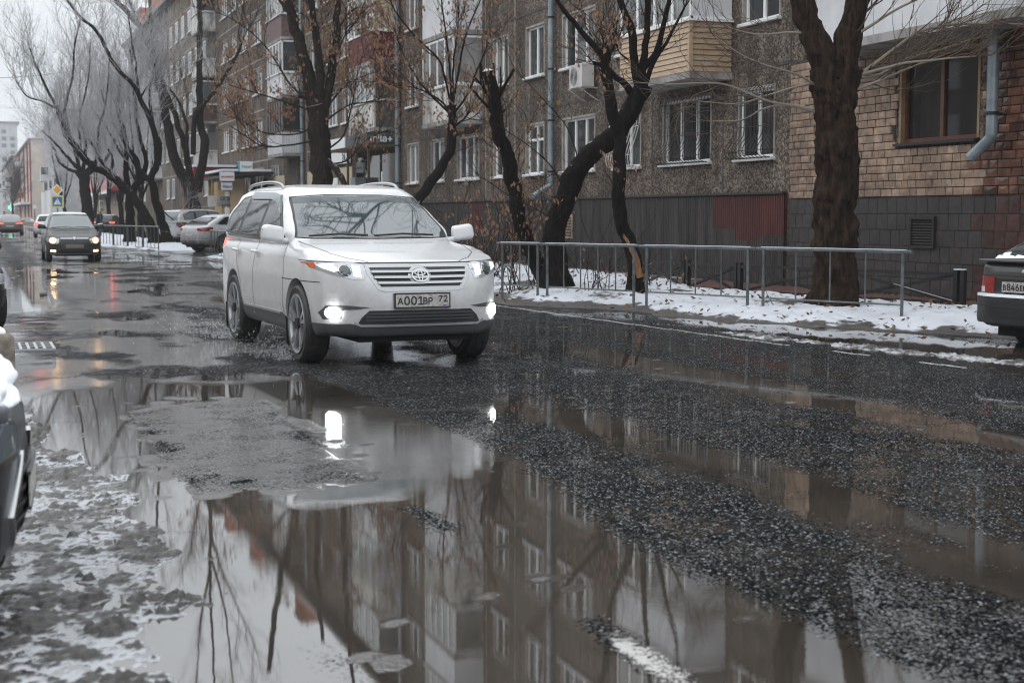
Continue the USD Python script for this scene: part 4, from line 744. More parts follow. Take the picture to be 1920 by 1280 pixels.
balcony(A, 69.7, 73.4, 1, "white_siding", "v", "brown_boards", 6, pane="dark_pane"); balcony(A, 69.7, 73.4, 2, "white_siding", None, "pvc", 5); balcony(A, 69.7, 73.4, 3, "plum_tiles", None, "white_paint", 5); balcony(A, 69.7, 73.4, 4, "white_siding", None, "pvc", 5)
balcony(A, 17.6, 22.9, 1, "white_siding", None, None, tall=True, depth=.9, soffit="concrete"); balcony(A, 17.6, 22.9, 2, "white_siding", None, "pvc", 5)
# downpipes
def downpipe(bld, y, x, zb, zt, r=.075, kick=.45, m="galvanised", dy=0.0):
    p = obj("downpipe", MB().tube([(x, y, zt), (x, y, zb + .32), (x - .02, y, zb + .25), (x - kick * .55, y + dy * .6, zb + .1), (x - kick, y + dy, zb - .02)], r, 14), m, bld, smooth=40, world=True)
    for z in np.arange(zb + .6, zt, 1.35): obj("pipe_bracket", MB().tube([(x, y, z), (x, y, z + .05)], r + .012, 14).box(x, FX_ - .005, y - .012, y + .012, z + .01, z + .04), "dark_iron", p, world=True)
downpipe(A, 18.95, FX_ - .22, 2.32, 16.2, .085, .12, dy=.33); downpipe(A, 37.45, FX_ - .14, 1.95, 16.2, .075, .5); downpipe(A, 52.7, FX_ - .14, .6, 16.2, .085, .3); downpipe(A, 69.3, FX_ - .14, .6, 16.2, .08, .3)
# air conditioner under the second-floor window
ya = on_plane(1089, 140, FX_ - .3)[1]; za = on_plane(1089, 165, FX_ - .3)[2]
ac = obj("air_conditioner", MB().box(FX_ - .44, FX_ - .12, ya - .42, ya + .42, za, za + .56), "ac_white", A, world=True)
fan = MB()
for r in (.06, .11, .16, .21): fan.tube([(FX_ - .452, ya + .1 + r * np.cos(t), za + .28 + r * np.sin(t)) for t in np.linspace(0, 2 * np.pi, 25)], .006, 4, cap=False)
obj("fan_guard", fan, "dark_iron", ac, world=True); obj("bracket", MB().bar((FX_ - .5, ya - .36, za - .02), (FX_, ya - .36, za - .02), .03).bar((FX_ - .5, ya + .36, za - .02), (FX_, ya + .36, za - .02), .03).bar((FX_ - .48, ya - .36, za - .03), (FX_, ya - .36, za - .32), .02).bar((FX_ - .48, ya + .36, za - .03), (FX_, ya + .36, za - .32), .02), "ac_white", ac, world=True)
# shop entrance under the balconies
def text_on(s, h, org, mt, parent, right=(0, -1, 0), up=(0, 0, 1), bold=True, name="lettering", d=.01, world=True):
    m = meshkit.text_mesh(s, h, d, bold); v = np.array(m.vertices); w = v[:, 0].max(); right, up = np.array(right, float), np.array(up, float); n = np.cross(right, up)
    return obj(name, (np.asarray(org, float) + np.outer(v[:, 0] - w / 2, right) + np.outer(v[:, 1], up) + np.outer(v[:, 2], n), m.faces), mt, parent, world=world)
en = obj("entrance_canopy", MB().box(FX_ - 1.15, FX_ - .002, 52.95, 59.6, 3.92, 4.02), "ochre_panel", A, world=True)
obj("fascia", MB().box(FX_ - 1.21, FX_ - 1.15, 52.9, 59.6, 3.96, 4.40).box(FX_ - 1.15, FX_ - .16, 52.88, 52.95, 3.96, 4.40), "sign_dark", en, world=True)
text_on("mila+", .24, (FX_ - .70, 52.875, 4.07), "sign_white", en, right=(1, 0, 0)); obj("white_board", MB().box(FX_ - 1.25, FX_ - 1.215, 56.2, 59.3, 3.98, 4.38), "sign_white", en, world=True)
for y in (53.2, 56.4, 59.4): obj("canopy_post", MB().box(FX_ - 1.12, FX_ - 1.04, y - .04, y + .04, 0, 3.92), "brown_boards", en, world=True)
obj("doorway", MB().box(FX_ - .03, FX_ - .004, 53.2, 59.3, .1, 3.7), "dark_pane", A, world=True); obj("door", MB().box(FX_ - .10, FX_ - .035, 53.9, 54.9, .1, 2.6), "wine_sheet", A, world=True); obj("price_board", MB().box(FX_ - .62, FX_ - .58, 53.1, 53.2, 1.0, 3.0), "sign_white", A, world=True)
obj("notice_box", MB().box(FX_ - .5, FX_ - .06, 57.6, 58.4, 2.0, 2.9), "galvanised", A, world=True)
for y0, y1, m in ((60.0, 62.2, "cream_panel"), (62.6, 64.6, "sign_white"), (65, 68.6, "cream_panel"), (74, 78.5, "cream_panel")): obj("shop_front_panel", MB().box(FX_ - .05, FX_ - .004, y0, y1, .1, 3.4 if m == "cream_panel" else 3.0), m, A, world=True)
sg = obj("shop_sign", MB().box(FX_ - .14, FX_ - .06, 60.1, 64.8, 3.55, 4.05), "sign_white", A, world=True); text_on("24", .34, (FX_ - .145, 61.0, 3.63), "sign_dark", sg)
# porch with shop boards at its far end
po = thing("porch", "small shop porch with red posts, ochre panels and a snowy canopy", "porch", (13.4, 86, 0))
for y in (83.0, 88.5, 93.4): obj("post", MB().box(12.25, 12.45, y - .1, y + .1, 0, 3.55), "red_frame" if y > 85 else "ochre_panel", po, world=True)
obj("fascia", MB().box(12.15, 14.6, 88.0, 94.2, 3.55, 4.2), "red_frame", po, world=True); obj("fascia_snow", MB().box(12.1, 14.6, 87.9, 94.3, 4.202, 4.34), "snow", po, world=True)
obj("panel_wall", MB().box(13.2, 13.3, 77.5, 88.0, .1, 3.3), "ochre_panel", po, world=True); obj("door", MB().box(13.12, 13.19, 81.6, 83.0, .1, 2.7), "pvc", po, world=True); obj("door_pane", MB().box(13.105, 13.118, 81.9, 82.7, 1.2, 2.4), "dark_pane", po, world=True)
obj("canopy", MB().poly([(11.9, 76.5, 3.30), (13.3, 76.5, 3.45), (14.6, 76.5, 3.5), (14.6, 76.5, 3.62), (13.3, 76.5, 3.58), (11.9, 76.5, 3.42)][::-1], (0, 0, 0), (0, 9.5, 0)), "dark_iron", po, world=True); obj("canopy_snow", MB().box(12.0, 14.5, 76.6, 85.9, 3.64, 3.76), "snow", po, world=True)
for y in (77, 80.2): obj("post", MB().box(12.0, 12.12, y - .06, y + .06, 0, 3.3), "ochre_panel", po, world=True)
def board(name, label, px0, px1, py0, py1, x, m, group=None, texts=(), frame=None):
    p0, p1 = on_plane(px0, py1, x), on_plane(px1, py0, x); yc, z0, z1 = (p0[1] + p1[1]) / 2, p0[2], p1[2]
    # hung on a plane that faces down the street
    wdt = (px1 - px0) * np.linalg.norm([x, yc]) / FPX * 1.02
    t = thing(name, label, "sign", (x, yc, (z0 + z1) / 2), 0, group)
    hgt = (z1 - z0)
    obj("panel", MB().box(-wdt / 2, wdt / 2, -.03, .03, -hgt / 2, hgt / 2), m, t)
    for s, h, dx, dz, mt in texts:
        mm = meshkit.text_mesh(s, h, .01, True); v = np.array(mm.vertices); v[:, :2] *= min(1, .86 * (wdt - 2 * abs(dx)) / v[:, 0].max()); obj("lettering", (np.stack([v[:, 0] - v[:, 0].max() / 2 + dx, -.031 - v[:, 2], v[:, 1] + dz], 1), mm.faces[:, ::-1] if False else mm.faces), mt, t)
    return t
s1 = board("shop_sign", "white shop board with teal mark above the porch canopy", 447, 473, 300, 324, 12.0, "sign_white", texts=(("Аврал", .24, .06, -.05, "sign_teal"),)); obj("emblem", MB().box(-.34, -.26, -.04, -.031, -.24, .22), "sign_teal", s1)
board("shop_sign", "white shop board with red letters hung before the red porch", 413, 439, 320, 341, 11.8, "sign_white", texts=(("МАНИКЮР", .20, 0, -.06, "sign_red"),))
board("shop_sign", "small white board with violet script below the red-lettered board", 416, 435, 341, 357, 11.8, "sign_white", texts=(("Маки", .18, 0, -.08, "flag_blue"),))
board("shop_sign", "grey board with black letters leaning on the red porch", 407, 432, 367, 388, 11.6, "concrete", texts=(("ОГЭ", .26, .06, .06, "ink"), ("ЕГЭ", .26, .10, -.30, "ink")))
board("shop_sign", "pale green-white poster on the red porch post", 390, 404, 366, 388, 11.9, "sign_white", texts=(("центр", .12, 0, -.36, "sign_teal"),))

# ------------------------------------------------------------------ houses farther down the street
def far_house(name, label, x, y0, y1, h, m, floors, pitch, z_sill=2.6, fl=2.8, wh=1.5, wy=1.4, roofm="roof_metal", dep=12, frame="pvc", pane="far_pane", skip=()):
    t = thing(name, label, "apartment house", (x, (y0 + y1) / 2, 0))
    obj("wall", MB().box(x, x + dep, y0, y1, 0, h), m, t, world=True)
    r = obj("roof", MB().box(x - .6, x + dep + .6, y0 - .1, y1 + .1, h, h + .28), roofm, t, world=True); obj("roof_snow", MB().box(x - .5, x + dep, y0, y1, h + .282, h + .40), "snow", t, world=True)
    y = y0 + pitch * .5; i = 0
    while y < y1 - 1:
        for k in range(floors):
            if (i, k) in skip or k == 0 and i % 3 == 2: continue
            d = z_sill + fl * k
            w = obj("window", MB().box(x - .03, x + .02, y - wy / 2, y - wy / 2 + .1, d, d + wh).box(x - .03, x + .02, y + wy / 2 - .1, y + wy / 2, d, d + wh).box(x - .03, x + .02, y - .06, y + .06, d + .1, d + wh - .1).box(x - .03, x + .02, y - wy / 2 + .1, y + wy / 2 - .1, d, d + .1).box(x - .03, x + .02, y - wy / 2 + .1, y + wy / 2 - .1, d + wh - .1, d + wh).box(x - .12, x - .032, y - wy / 2 - .05, y + wy / 2 + .05, d - .06, d), frame, t, world=True)
            obj("pane", MB().box(x - .012, x - .004, y - wy / 2 + .1, y + wy / 2 - .1, d + .1, d + wh - .1), pane, w, world=True)
        y += pitch; i += 1
    return t
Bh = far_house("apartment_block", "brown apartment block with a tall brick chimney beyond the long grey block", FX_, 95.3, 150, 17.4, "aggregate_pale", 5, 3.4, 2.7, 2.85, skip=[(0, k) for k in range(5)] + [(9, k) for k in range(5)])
for k, st in enumerate((("stained_plaster", None), ("brown_boards", "v"), ("stained_plaster", None), ("stained_plaster", None), ("white_siding", None))):
    if k < 4: balcony(Bh, 95.5, 99.2, k + 1, st[0], st[1], "white_paint" if k % 2 else None, 5, depth=1.0, zf=4.3 + 2.85 * k)
for k in range(4): balcony(Bh, 124.5, 128.5, k + 1, ("white_siding", "stained_plaster", "white_siding", "white_siding")[k], None, "pvc", 5, zf=4.3 + 2.85 * k)
for y0, y1 in ((128, 133), (141, 144)): obj("chimney", MB().box(FX_ + .3, FX_ + 3.2, y0, y1, 17.8, 19.9).box(FX_ + .2, FX_ + 3.3, y0 - .1, y1 + .1, 19.9, 20.15), "brick_red", Bh, world=True)
for y in np.arange(98, 150, 6.8): joint(Bh, y=y, z0=.5, z1=17.3, m="seam_pale", w=.12)
for k in range(5): joint(Bh, z=4.4 + 2.85 * k, y0=99.5, y1=149.8, m="seam_pale", w=.1)
Ch = far_house("apartment_block", "brown block with a red shop awning behind the leaning trees", FX_ + .6, 158, 214, 15.5, "far_brown", 5, 3.6, 2.9, 2.9)
aw = obj("shop_awning", MB().poly([(FX_ - 1.2, 163, 4.1), (FX_ + .58, 163, 6.3), (FX_ + .58, 163, 4.0)], (0, 0, 0), (0, 42, 0)), "sign_red", Ch, world=True)
text_on("ПРОДУКТЫ", 1.1, (FX_ - .55, 186, 4.95), "sign_white", aw, right=(0, -1, 0), up=(.63, 0, .777)); obj("valance", MB().box(FX_ - 1.25, FX_ - 1.2, 163, 205, 3.7, 4.1), "sign_white", aw, world=True)
obj("shop_front", MB().box(FX_ + .5, FX_ + .59, 164, 204, .1, 3.9), "stone", Ch, world=True)
for y0 in (172, 182.5):
    for k in range(4): obj("brick_quoin", MB().box(FX_ + .5, FX_ + .59, y0, y0 + 3.4, 6.6 + k * 1.5, 7.3 + k * 1.5), "far_stripe", Ch, world=True)
Dh = far_house("apartment_block", "pale grey block with a low white shop and small balconies far down the street", FX_ - 1.6, 228, 292, 16.5, "far_grey", 5, 4.0, 2.9, 2.9)
obj("white_shop", MB().box(FX_ - 3.6, FX_ - 1.62, 232, 262, 0, 5.2), "far_white", Dh, world=True)
for k, y, m in ((1, 236, "far_white"), (2, 236, "far_white"), (1, 250, "brown_boards"), (1, 268, "brown_boards"), (2, 278, "far_white")): balcony(Dh, y, y + 4.5, k, m, None, "pvc", 4, x=FX_ - 1.6, zf=4.4 + 2.9 * (k - 1), depth=1.3)
Eh = far_house("apartment_block", "cream four-storey house with red pipes and brick-striped corner far off", 11.3, 305, 400, 15.9, "far_cream", 4, 5.0, 3.0, 3.2, 1.9, 1.8)
for y in (306.5, 322, 342, 372): obj("downpipe", MB().tube([(11.1, y, 15.8), (11.1, y, 1.0)], .16, 6), "far_red", Eh, world=True)
for k in range(17): obj("brick_quoin", MB().box(11.05, 11.29, 374, 392, 1.6 + k * .82, 2.05 + k * .82), "far_stripe", Eh, world=True)
for y, z, m in ((348, 12.0, "far_white"), (346, 5.2, "far_stripe")): balcony(Eh, y, y + 9, 1, m, None, None, x=11.3, zf=z, depth=1.6)
for y in (318, 352, 386): obj("chimney", MB().box(13, 15.5, y, y + 5, 16.3, 18.6), "far_cream", Eh, world=True)
obj("shop_awning", MB().box(9.4, 11.25, 315, 395, 3.6, 4.1), "far_white", Eh, world=True)
Fh = far_house("apartment_block", "dark brownish house at the far left end of the street front", 10.8, 408, 560, 16.5, "far_brown", 5, 6.5, 2.8, 3.0, 1.8, 2.2)
for y in (425, 470, 515): balcony(Fh, y, y + 12, 1, "far_white", None, "pvc", 4, x=10.8, zf=9.0, depth=1.8); obj("chimney", MB().box(13, 16, y, y + 8, 16.9, 19.5), "brick_red", Fh, world=True)
Gh = thing("apartment_tower", "pale high-rise block closing the view behind the street roofs", "tower block", (-6, 760, 0))
obj("wall", MB().box(-30, 22, 760, 780, 0, 45), "far_grey", Gh, world=True); obj("roof", MB().box(-31, 23, 759.6, 781, 45, 46), "roof_metal", Gh, world=True)
for k in range(12):
    for i in range(13):
        if (i * 7 + k) % 5: obj("window", MB().box(-28 + i * 3.9, -26 + i * 3.9, 759.9, 759.97, 4 + k * 3.3, 5.8 + k * 3.3), "far_pane", Gh, world=True)

# the opposite row of houses, out of the frame on the left, that the car windows and paint mirror
Oh = thing("apartment_block", "brown apartment block opposite, outside the picture on the left", "apartment block", (-22, 70, 0))
obj("wall", MB().box(-34, -22, -25, 190, 0, 12), "far_brown", Oh, world=True); obj("roof", MB().box(-34.5, -21.5, -25.5, 190.5, 12, 12.3), "roof_metal", Oh, world=True)
for i in range(50):
    for k in range(4): obj("window", MB().box(-22.02, -21.97, -22 + i * 4.2, -20.5 + i * 4.2, 2.6 + 2.9 * k, 4.1 + 2.9 * k), "far_white", Oh, world=True)
build_suv()
# ------------------------------------------------------------------ the other vehicles
def heading(az): return math.atan2(math.cos(az), math.sin(az))       # az from +y towards +x
def make_car(t, P):
    """A plainer car: P holds the side profiles and which details it shows."""
    w, wb, R = P["w"], P["wb"], P["R"]; k = w / .95; L0, L1 = P["rear"], P["front"]
    plan = [(L1, 0), (L1 - .015, .35 * k), (L1 - .07, .60 * k), (L1 - .20, .80 * k), (L1 - .48, .91 * k), (L1 - .9, w), (-wb - .2, w), (L0 + .35, .92 * w), (L0 + .1, .80 * w), (L0, .5 * w), (L0 - .02, 0)]
    zb = P["belt"]; fr = [(0, .20), (w * .90, .20), (w * .97, .30), (w, .50), (w * .995, .72), (w * .96, zb - .08), (w * .90, zb + .02), (w * .5, zb + .06), (0, zb + .07)]
    H = P["h"]; gf = [(0, zb - .1), (w * .94, zb - .1), (w * .90, zb + .05), (w * .74, H - .13), (w * .64, H - .045), (w * .4, H - .008), (0, H)]
    gs = P["green"]; m = body_solid(P["low"], plan, fr, gs, gf, None, it=P.get("it", 9), length=P.get("res", .07))
    c = Car(t, m, P["paint"], (0.0, -wb), R, .045, w - .005, P.get("tw", .205), P.get("spokes", 7), R * .66, P.get("uz", .24), .45)
    for s in (-1, 1):
        if P.get("ring"): c.side("window_surround", P["ring"], .004, P.get("ringmat", "black_trim"), s)
        for q in P["windows"]: c.side("side_window", q, .006, P.get("glass", "car_glass"), s)
        c.side("sill_cladding", [(-R - .07, .19), (-R - .09, .30), (-wb + R + .09, .30), (-wb + R + .07, .19)], .01, "grey_trim", s)
        for x in P.get("seams", ()): c.side("door_seam", strip([(x, zb), (x - .02, .6), (x, .30)], .010), .0012, "seam_line", s)
        for hx in P.get("handles", ()): obj("door_handle", ball_hull([(hx - .09, s * w * .995, zb - .14, .015), (hx + .08, s * w * .995, zb - .14, .015), (hx, s * (w * .98), zb - .14, .013)]), P["paint"], t, smooth=True)
        mx = P.get("mirror", -.55)
        mr = obj("wing_mirror", ball_hull([(mx, s * w * .98, zb + .07, .035), (mx, s * (w + .14), zb + .08, .045), (mx, s * w * .98, zb + .13, .03), (mx, s * (w + .13), zb + .145, .04), (mx - .06, s * (w + .13), zb + .10, .045), (mx - .05, s * w * .93, zb + .06, .03)]), P.get("mirrormat", P["paint"]), t, smooth=40)
        if P.get("snow"): obj("mirror_snow", ball_hull([(mx, s * w, zb + .165, .02), (mx, s * (w + .12), zb + .185, .022), (mx - .04, s * (w + .1), zb + .175, .022)]), "snow", mr, smooth=True)
    a0, a1 = P["ws"]                                                 # windscreen foot and top (x)
    zt = H - .11; half_w = [(w * .84, zb + .05), (w * .5, zb + .035), (0, zb + .03)]
    poly = [(w * .83, zb + .06), (0, zb + .045), (-w * .83, zb + .06), (-w * .655, zt), (0, zt + .03), (w * .655, zt)]
    cutf = ex_x(ccw(poly), a1 - .12, a0 + .4)
    lim = ex_y(ccw([(a0 + .5, zb - .2), (a0 + .5, H + .3), (a1 + .02, H + .3), (a1 + .02, zt), (a0 - .30, zb)]))
    wsn = obj("windscreen", (c.infl(.006) ^ cutf ^ lim) - c.inner(), P.get("wsmat", "windscreen"), t, smooth=40)
    for y in (-.35 * k, .30 * k): obj("wiper", MB().tube([(a0 + .03, y - .3, zb + .065), (a0 - .03, y, zb + .095), (a0 - .02, y + .28, zb + .08)], .010, 5), "black_trim", wsn)
    b0, b1 = P["rw"]; polyr = [(w * .78, zb + .07), (-w * .78, zb + .07), (-w * .62, H - .13), (w * .62, H - .13)]
    rwn = obj("rear_window", (c.infl(.006) ^ ex_x(ccw(polyr), b0 - .8, b1)) - c.inner(), P.get("rglass", "car_glass"), t, smooth=40)
    for nm, pts, e, mt, x0 in P.get("fronts", ()):
        pts = [q if isinstance(q, str) else tuple(q) for q in pts]
        for s in ((-1, 1) if pts[0] == "both" else (1,)):
            q = [(y * s, z) for y, z in pts[1:]] if pts[0] == "both" else pts
            c.front(nm, q, e, mt, x0, 3, deep=e > .015)
    for nm, pts, e, mt, x1 in P.get("rears", ()):
        pts = [q if isinstance(q, str) else tuple(q) for q in pts]
        for s in ((-1, 1) if pts[0] == "both" else (1,)):
            q = [(y * s, z) for y, z in pts[1:]] if pts[0] == "both" else pts
            c.front(nm, q, e, mt, -9, x1)
    if P.get("snow"):
        b = m.bounding_box(); zs = P["snow"]
        sn = (inflate(m, .03).translate((0, 0, .0)) ^ ex_z(ccw([(a1 - .05, -w * .62), (b1 + .15, -w * .62), (b1 + .15, w * .62), (a1 - .05, w * .62)]), H - .06, H + 1)) - inflate(m, -.012)
        obj("roof_snow", sn, "snow", t, smooth=40)
    return c
B_ = "both"
# black hatchback
low = [(.66, .20), (.76, .28), (.78, .48), (.73, .64), (.62, .74), (.30, .84), (-.28, .95), (-.6, 1.0), (-2.9, 1.02), (-3.12, .95), (-3.17, .6), (-3.12, .35), (-2.9, .24)]
t = thing("hatchback", "black hatchback with lit warm headlights driving behind the white car", "car", (2.95, 48.35, 0), heading(math.pi - .01))
make_car(t, dict(w=.82, wb=2.45, R=.30, rear=-3.18, front=.78, belt=.97, h=1.50, low=low, paint="charcoal", tw=.185,
    green=[(-.15, .93), (-.32, .99), (-.98, 1.40), (-1.2, 1.475), (-1.7, 1.50), (-2.5, 1.46), (-2.85, 1.36), (-3.08, 1.0), (-3.1, .93)], ws=(-.30, -1.05), rw=(-3.2, -2.75), wsmat="pale_glass", glass="car_glass",
    ring=None, windows=([(-.72, 1.03), (-1.2, 1.34), (-1.55, 1.40), (-1.62, 1.03)], [(-1.70, 1.03), (-1.66, 1.40), (-2.35, 1.37), (-2.55, 1.06)]), seams=(-.5, -1.66), handles=(-1.45, -2.35), mirror=-.62, snow=1,
    fronts=(("headlight", [B_, (.44, .70), (.62, .75), (.79, .74), (.79, .62), (.60, .55), (.47, .57)], .006, "lamp_lens", -.2), ("lamp_halo", [B_] + [tuple(p) for p in circle(.63, .655, .098)], .0155, "lamp_halo", -.1), ("headlamp_bulb", [B_] + [tuple(p) for p in circle(.63, .655, .068)], .018, "lamp_warm", -.1), ("fog_lamp", [B_] + [tuple(p) for p in ccw([(.55, .30), (.71, .31), (.70, .38), (.55, .37)])], .016, "lamp_warm_dim", -.2),
            ("grille", [(-.40, .71), (.40, .71), (.34, .56), (-.34, .56)], .004, "black_trim", .2), ("grille_chrome", [(-.42, .735), (.42, .735), (.41, .705), (-.41, .705)], .012, "chrome", .2), ("badge", [tuple(p) for p in circle(0, .72, .06, .05)], .02, "satin", .2), ("number_plate", [(-.26, .42), (.26, .42), (.26, .53), (-.26, .53)], .012, "bronze_dirty", .2), ("lower_intake", [(-.46, .27), (.46, .27), (.42, .37), (-.42, .37)], .004, "under", .2), ("bumper_strip", [(-.70, .235), (.70, .235), (.70, .257), (-.70, .257)], .012, "satin", .0))))
# dark saloon driving away, brake lamps lit
low = [(.70, .22), (.84, .34), (.86, .55), (.80, .70), (.2, .84), (-.45, .93), (-.7, .95), (-3.1, 1.0), (-3.62, 1.02), (-3.80, .97), (-3.86, .7), (-3.86, .42), (-3.74, .28), (-3.4, .22)]
t = thing("saloon", "brown-grey saloon driving away far down the street with red tail lamps lit", "car", (2.62, 116.0, 0), heading(.01))
make_car(t, dict(w=.93, wb=2.85, R=.335, rear=-3.87, front=.86, belt=.95, h=1.46, low=low, paint="bronze_dirty", res=.09,
    green=[(-.5, .90), (-.66, .96), (-1.45, 1.38), (-1.7, 1.44), (-2.2, 1.46), (-2.7, 1.42), (-3.4, 1.09), (-3.5, .95)], ws=(-.6, -1.5), rw=(-3.5, -2.6), windows=([(-1.05, 1.01), (-1.6, 1.33), (-2.0, 1.38), (-2.0, 1.01)], [(-2.1, 1.01), (-2.1, 1.38), (-2.6, 1.35), (-3.0, 1.08)]), snow=1, rglass="pale_glass",
    rears=(("tail_light", [B_, (.40, .86), (.90, .92), (.92, .82), (.62, .80), (.42, .81)], .010, "tail_lit", -3.4), ("tail_bar", [(-.40, .85), (.40, .85), (.40, .825), (-.40, .825)], .010, "tail_red", -3.5), ("number_plate", [(-.26, .60), (.26, .60), (.26, .71), (-.26, .71)], .01, "plate", -3.5), ("diffuser", [(-.8, .26), (.8, .26), (.8, .44), (-.8, .44)], .006, "black_trim", -3.4))))
t2 = thing("saloon", "white car with red tail lamp half hidden behind the black hatchback", "car", (4.75, 104.0, 0), heading(.02))
make_car(t2, dict(w=.90, wb=2.7, R=.32, rear=-3.72, front=.84, belt=.97, h=1.50, low=[(x * .97, z) for x, z in low], paint="clean_white", res=.1,
    green=[(-.5, .92), (-.66, .97), (-1.4, 1.41), (-1.7, 1.48), (-2.2, 1.50), (-2.8, 1.44), (-3.35, 1.12), (-3.4, .95)], ws=(-.6, -1.5), rw=(-3.4, -2.7), windows=([(-1.05, 1.03), (-1.6, 1.37), (-2.0, 1.42), (-2.0, 1.03)], [(-2.1, 1.03), (-2.1, 1.42), (-2.6, 1.38), (-2.9, 1.1)]),
    rears=(("tail_light", [B_, (.55, .95), (.90, .97), (.92, .80), (.58, .80)], .010, "tail_lit", -3.2), ("number_plate", [(-.26, .60), (.26, .60), (.26, .71), (-.26, .71)], .01, "plate", -3.3))))
t3 = thing("saloon", "dark parked car with red tail lamp far off near the awning shop", "car", (10.6, 121.0, 0), heading(.35))
make_car(t3, dict(w=.88, wb=2.65, R=.31, rear=-3.72, front=.84, belt=.95, h=1.46, low=[(x * .97, z) for x, z in low], paint="charcoal", res=.1,
    green=[(-.5, .92), (-.66, .95), (-1.4, 1.37), (-1.7, 1.44), (-2.2, 1.46), (-2.8, 1.40), (-3.35, 1.09), (-3.4, .93)], ws=(-.6, -1.5), rw=(-3.4, -2.7), windows=([(-1.05, 1.0), (-1.6, 1.33), (-2.0, 1.38), (-2.0, 1.0)], [(-2.1, 1.0), (-2.1, 1.38), (-2.6, 1.34), (-2.9, 1.07)]), snow=1,
    rears=(("tail_light", [B_, (.52, .93), (.86, .95), (.88, .80), (.55, .80)], .010, "tail_lit", -3.2), ("number_plate", [(-.26, .60), (.26, .60), (.26, .71), (-.26, .71)], .01, "plate", -3.3))))
# white estate and dirty silver saloon parked beyond the fence
az = math.radians(58); hx, hy = math.sin(az), math.cos(az)
cr = on_ground(332, 462); o = cr[:2] + np.array([hx, hy]) * 3.75 + np.array([hy, -hx]) * -.62
t = thing("estate_car", "white estate car parked nose-in behind the dirty silver saloon", "car", (o[0], o[1], 0), heading(az))
make_car(t, dict(w=.94, wb=2.88, R=.37, rear=-3.80, front=.92, belt=1.10, h=1.72, paint="clean_white", spokes=5, uz=.3,
    low=[(.72, .26), (.88, .40), (.90, .62), (.84, .85), (.6, .98), (-.35, 1.10), (-.7, 1.13), (-3.4, 1.17), (-3.72, 1.12), (-3.82, .85), (-3.86, .55), (-3.75, .36), (-3.4, .26)],
    green=[(-.4, 1.05), (-.55, 1.12), (-1.25, 1.58), (-1.5, 1.67), (-2.1, 1.72), (-2.9, 1.70), (-3.5, 1.64), (-3.72, 1.42), (-3.84, 1.08)], ws=(-.5, -1.35), rw=(-3.9, -3.5), glass="pale_glass", rglass="pale_glass",
    ring=[(-.75, 1.15), (-1.4, 1.58), (-2.1, 1.64), (-3.0, 1.61), (-3.50, 1.46), (-3.46, 1.22)], windows=([(-.95, 1.17), (-1.45, 1.55), (-1.95, 1.60), (-1.95, 1.17)], [(-2.05, 1.18), (-2.05, 1.60), (-2.72, 1.59), (-2.72, 1.19)], [(-2.86, 1.20), (-2.86, 1.58), (-3.15, 1.54), (-3.42, 1.42), (-3.40, 1.23)]), seams=(-.7, -2.0, -2.8), handles=(-1.8, -2.65), mirror=-.8,
    rears=(("tail_light", [B_, (.56, 1.08), (.93, 1.10), (.95, .86), (.75, .86), (.60, .93)], .010, "tail_red", -3.35), ("number_plate", [(-.26, .84), (.26, .84), (.26, .95), (-.26, .95)], .01, "plate", -3.5), ("reflector", [B_, (.62, .50), (.86, .50), (.86, .54), (.62, .54)], .008, "tail_red", -3.3), ("rear_bumper", [(-.9, .26), (.9, .26), (.9, .44), (-.9, .44)], .006, "grey_trim", -3.3))))
az = math.radians(63); hx, hy = math.sin(az), math.cos(az); cr = on_ground(372, 473); o = cr[:2] + np.array([hx, hy]) * 3.85 + np.array([hy, -hx]) * -.60
t = thing("saloon", "silver saloon with dark road-dirt on its lower half parked nose-in by the fence gap", "car", (o[0], o[1], 0), heading(az))
make_car(t, dict(w=.93, wb=2.85, R=.335, rear=-3.87, front=.86, belt=.98, h=1.48, low=low, paint="silver_dirty",
    green=[(-.5, .92), (-.66, .98), (-1.45, 1.40), (-1.7, 1.46), (-2.2, 1.48), (-2.75, 1.43), (-3.45, 1.12), (-3.6, .97)], ws=(-.6, -1.5), rw=(-3.6, -2.65), glass="car_glass", ring=[(-.95, 1.02), (-1.55, 1.36), (-2.1, 1.42), (-2.7, 1.36), (-3.22, 1.09), (-3.1, 1.05)], ringmat="satin", windows=([(-1.05, 1.045), (-1.6, 1.355), (-2.05, 1.395), (-2.05, 1.045)], [(-2.14, 1.045), (-2.14, 1.395), (-2.65, 1.34), (-3.08, 1.10), (-3.0, 1.065)]), seams=(-.8, -2.1), handles=(-1.8, -2.8), mirror=-.9,
    rears=(("tail_light", [B_, (.48, .92), (.90, .97), (.94, .90), (.94, .82), (.70, .80), (.50, .84)], .010, "tail_red", -3.35), ("number_plate", [(-.26, .62), (.26, .62), (.26, .73), (-.26, .73)], .01, "plate", -3.5), ("chrome_strip", [(-.86, .46), (.86, .46), (.86, .485), (-.86, .485)], .012, "satin", -3.3))))
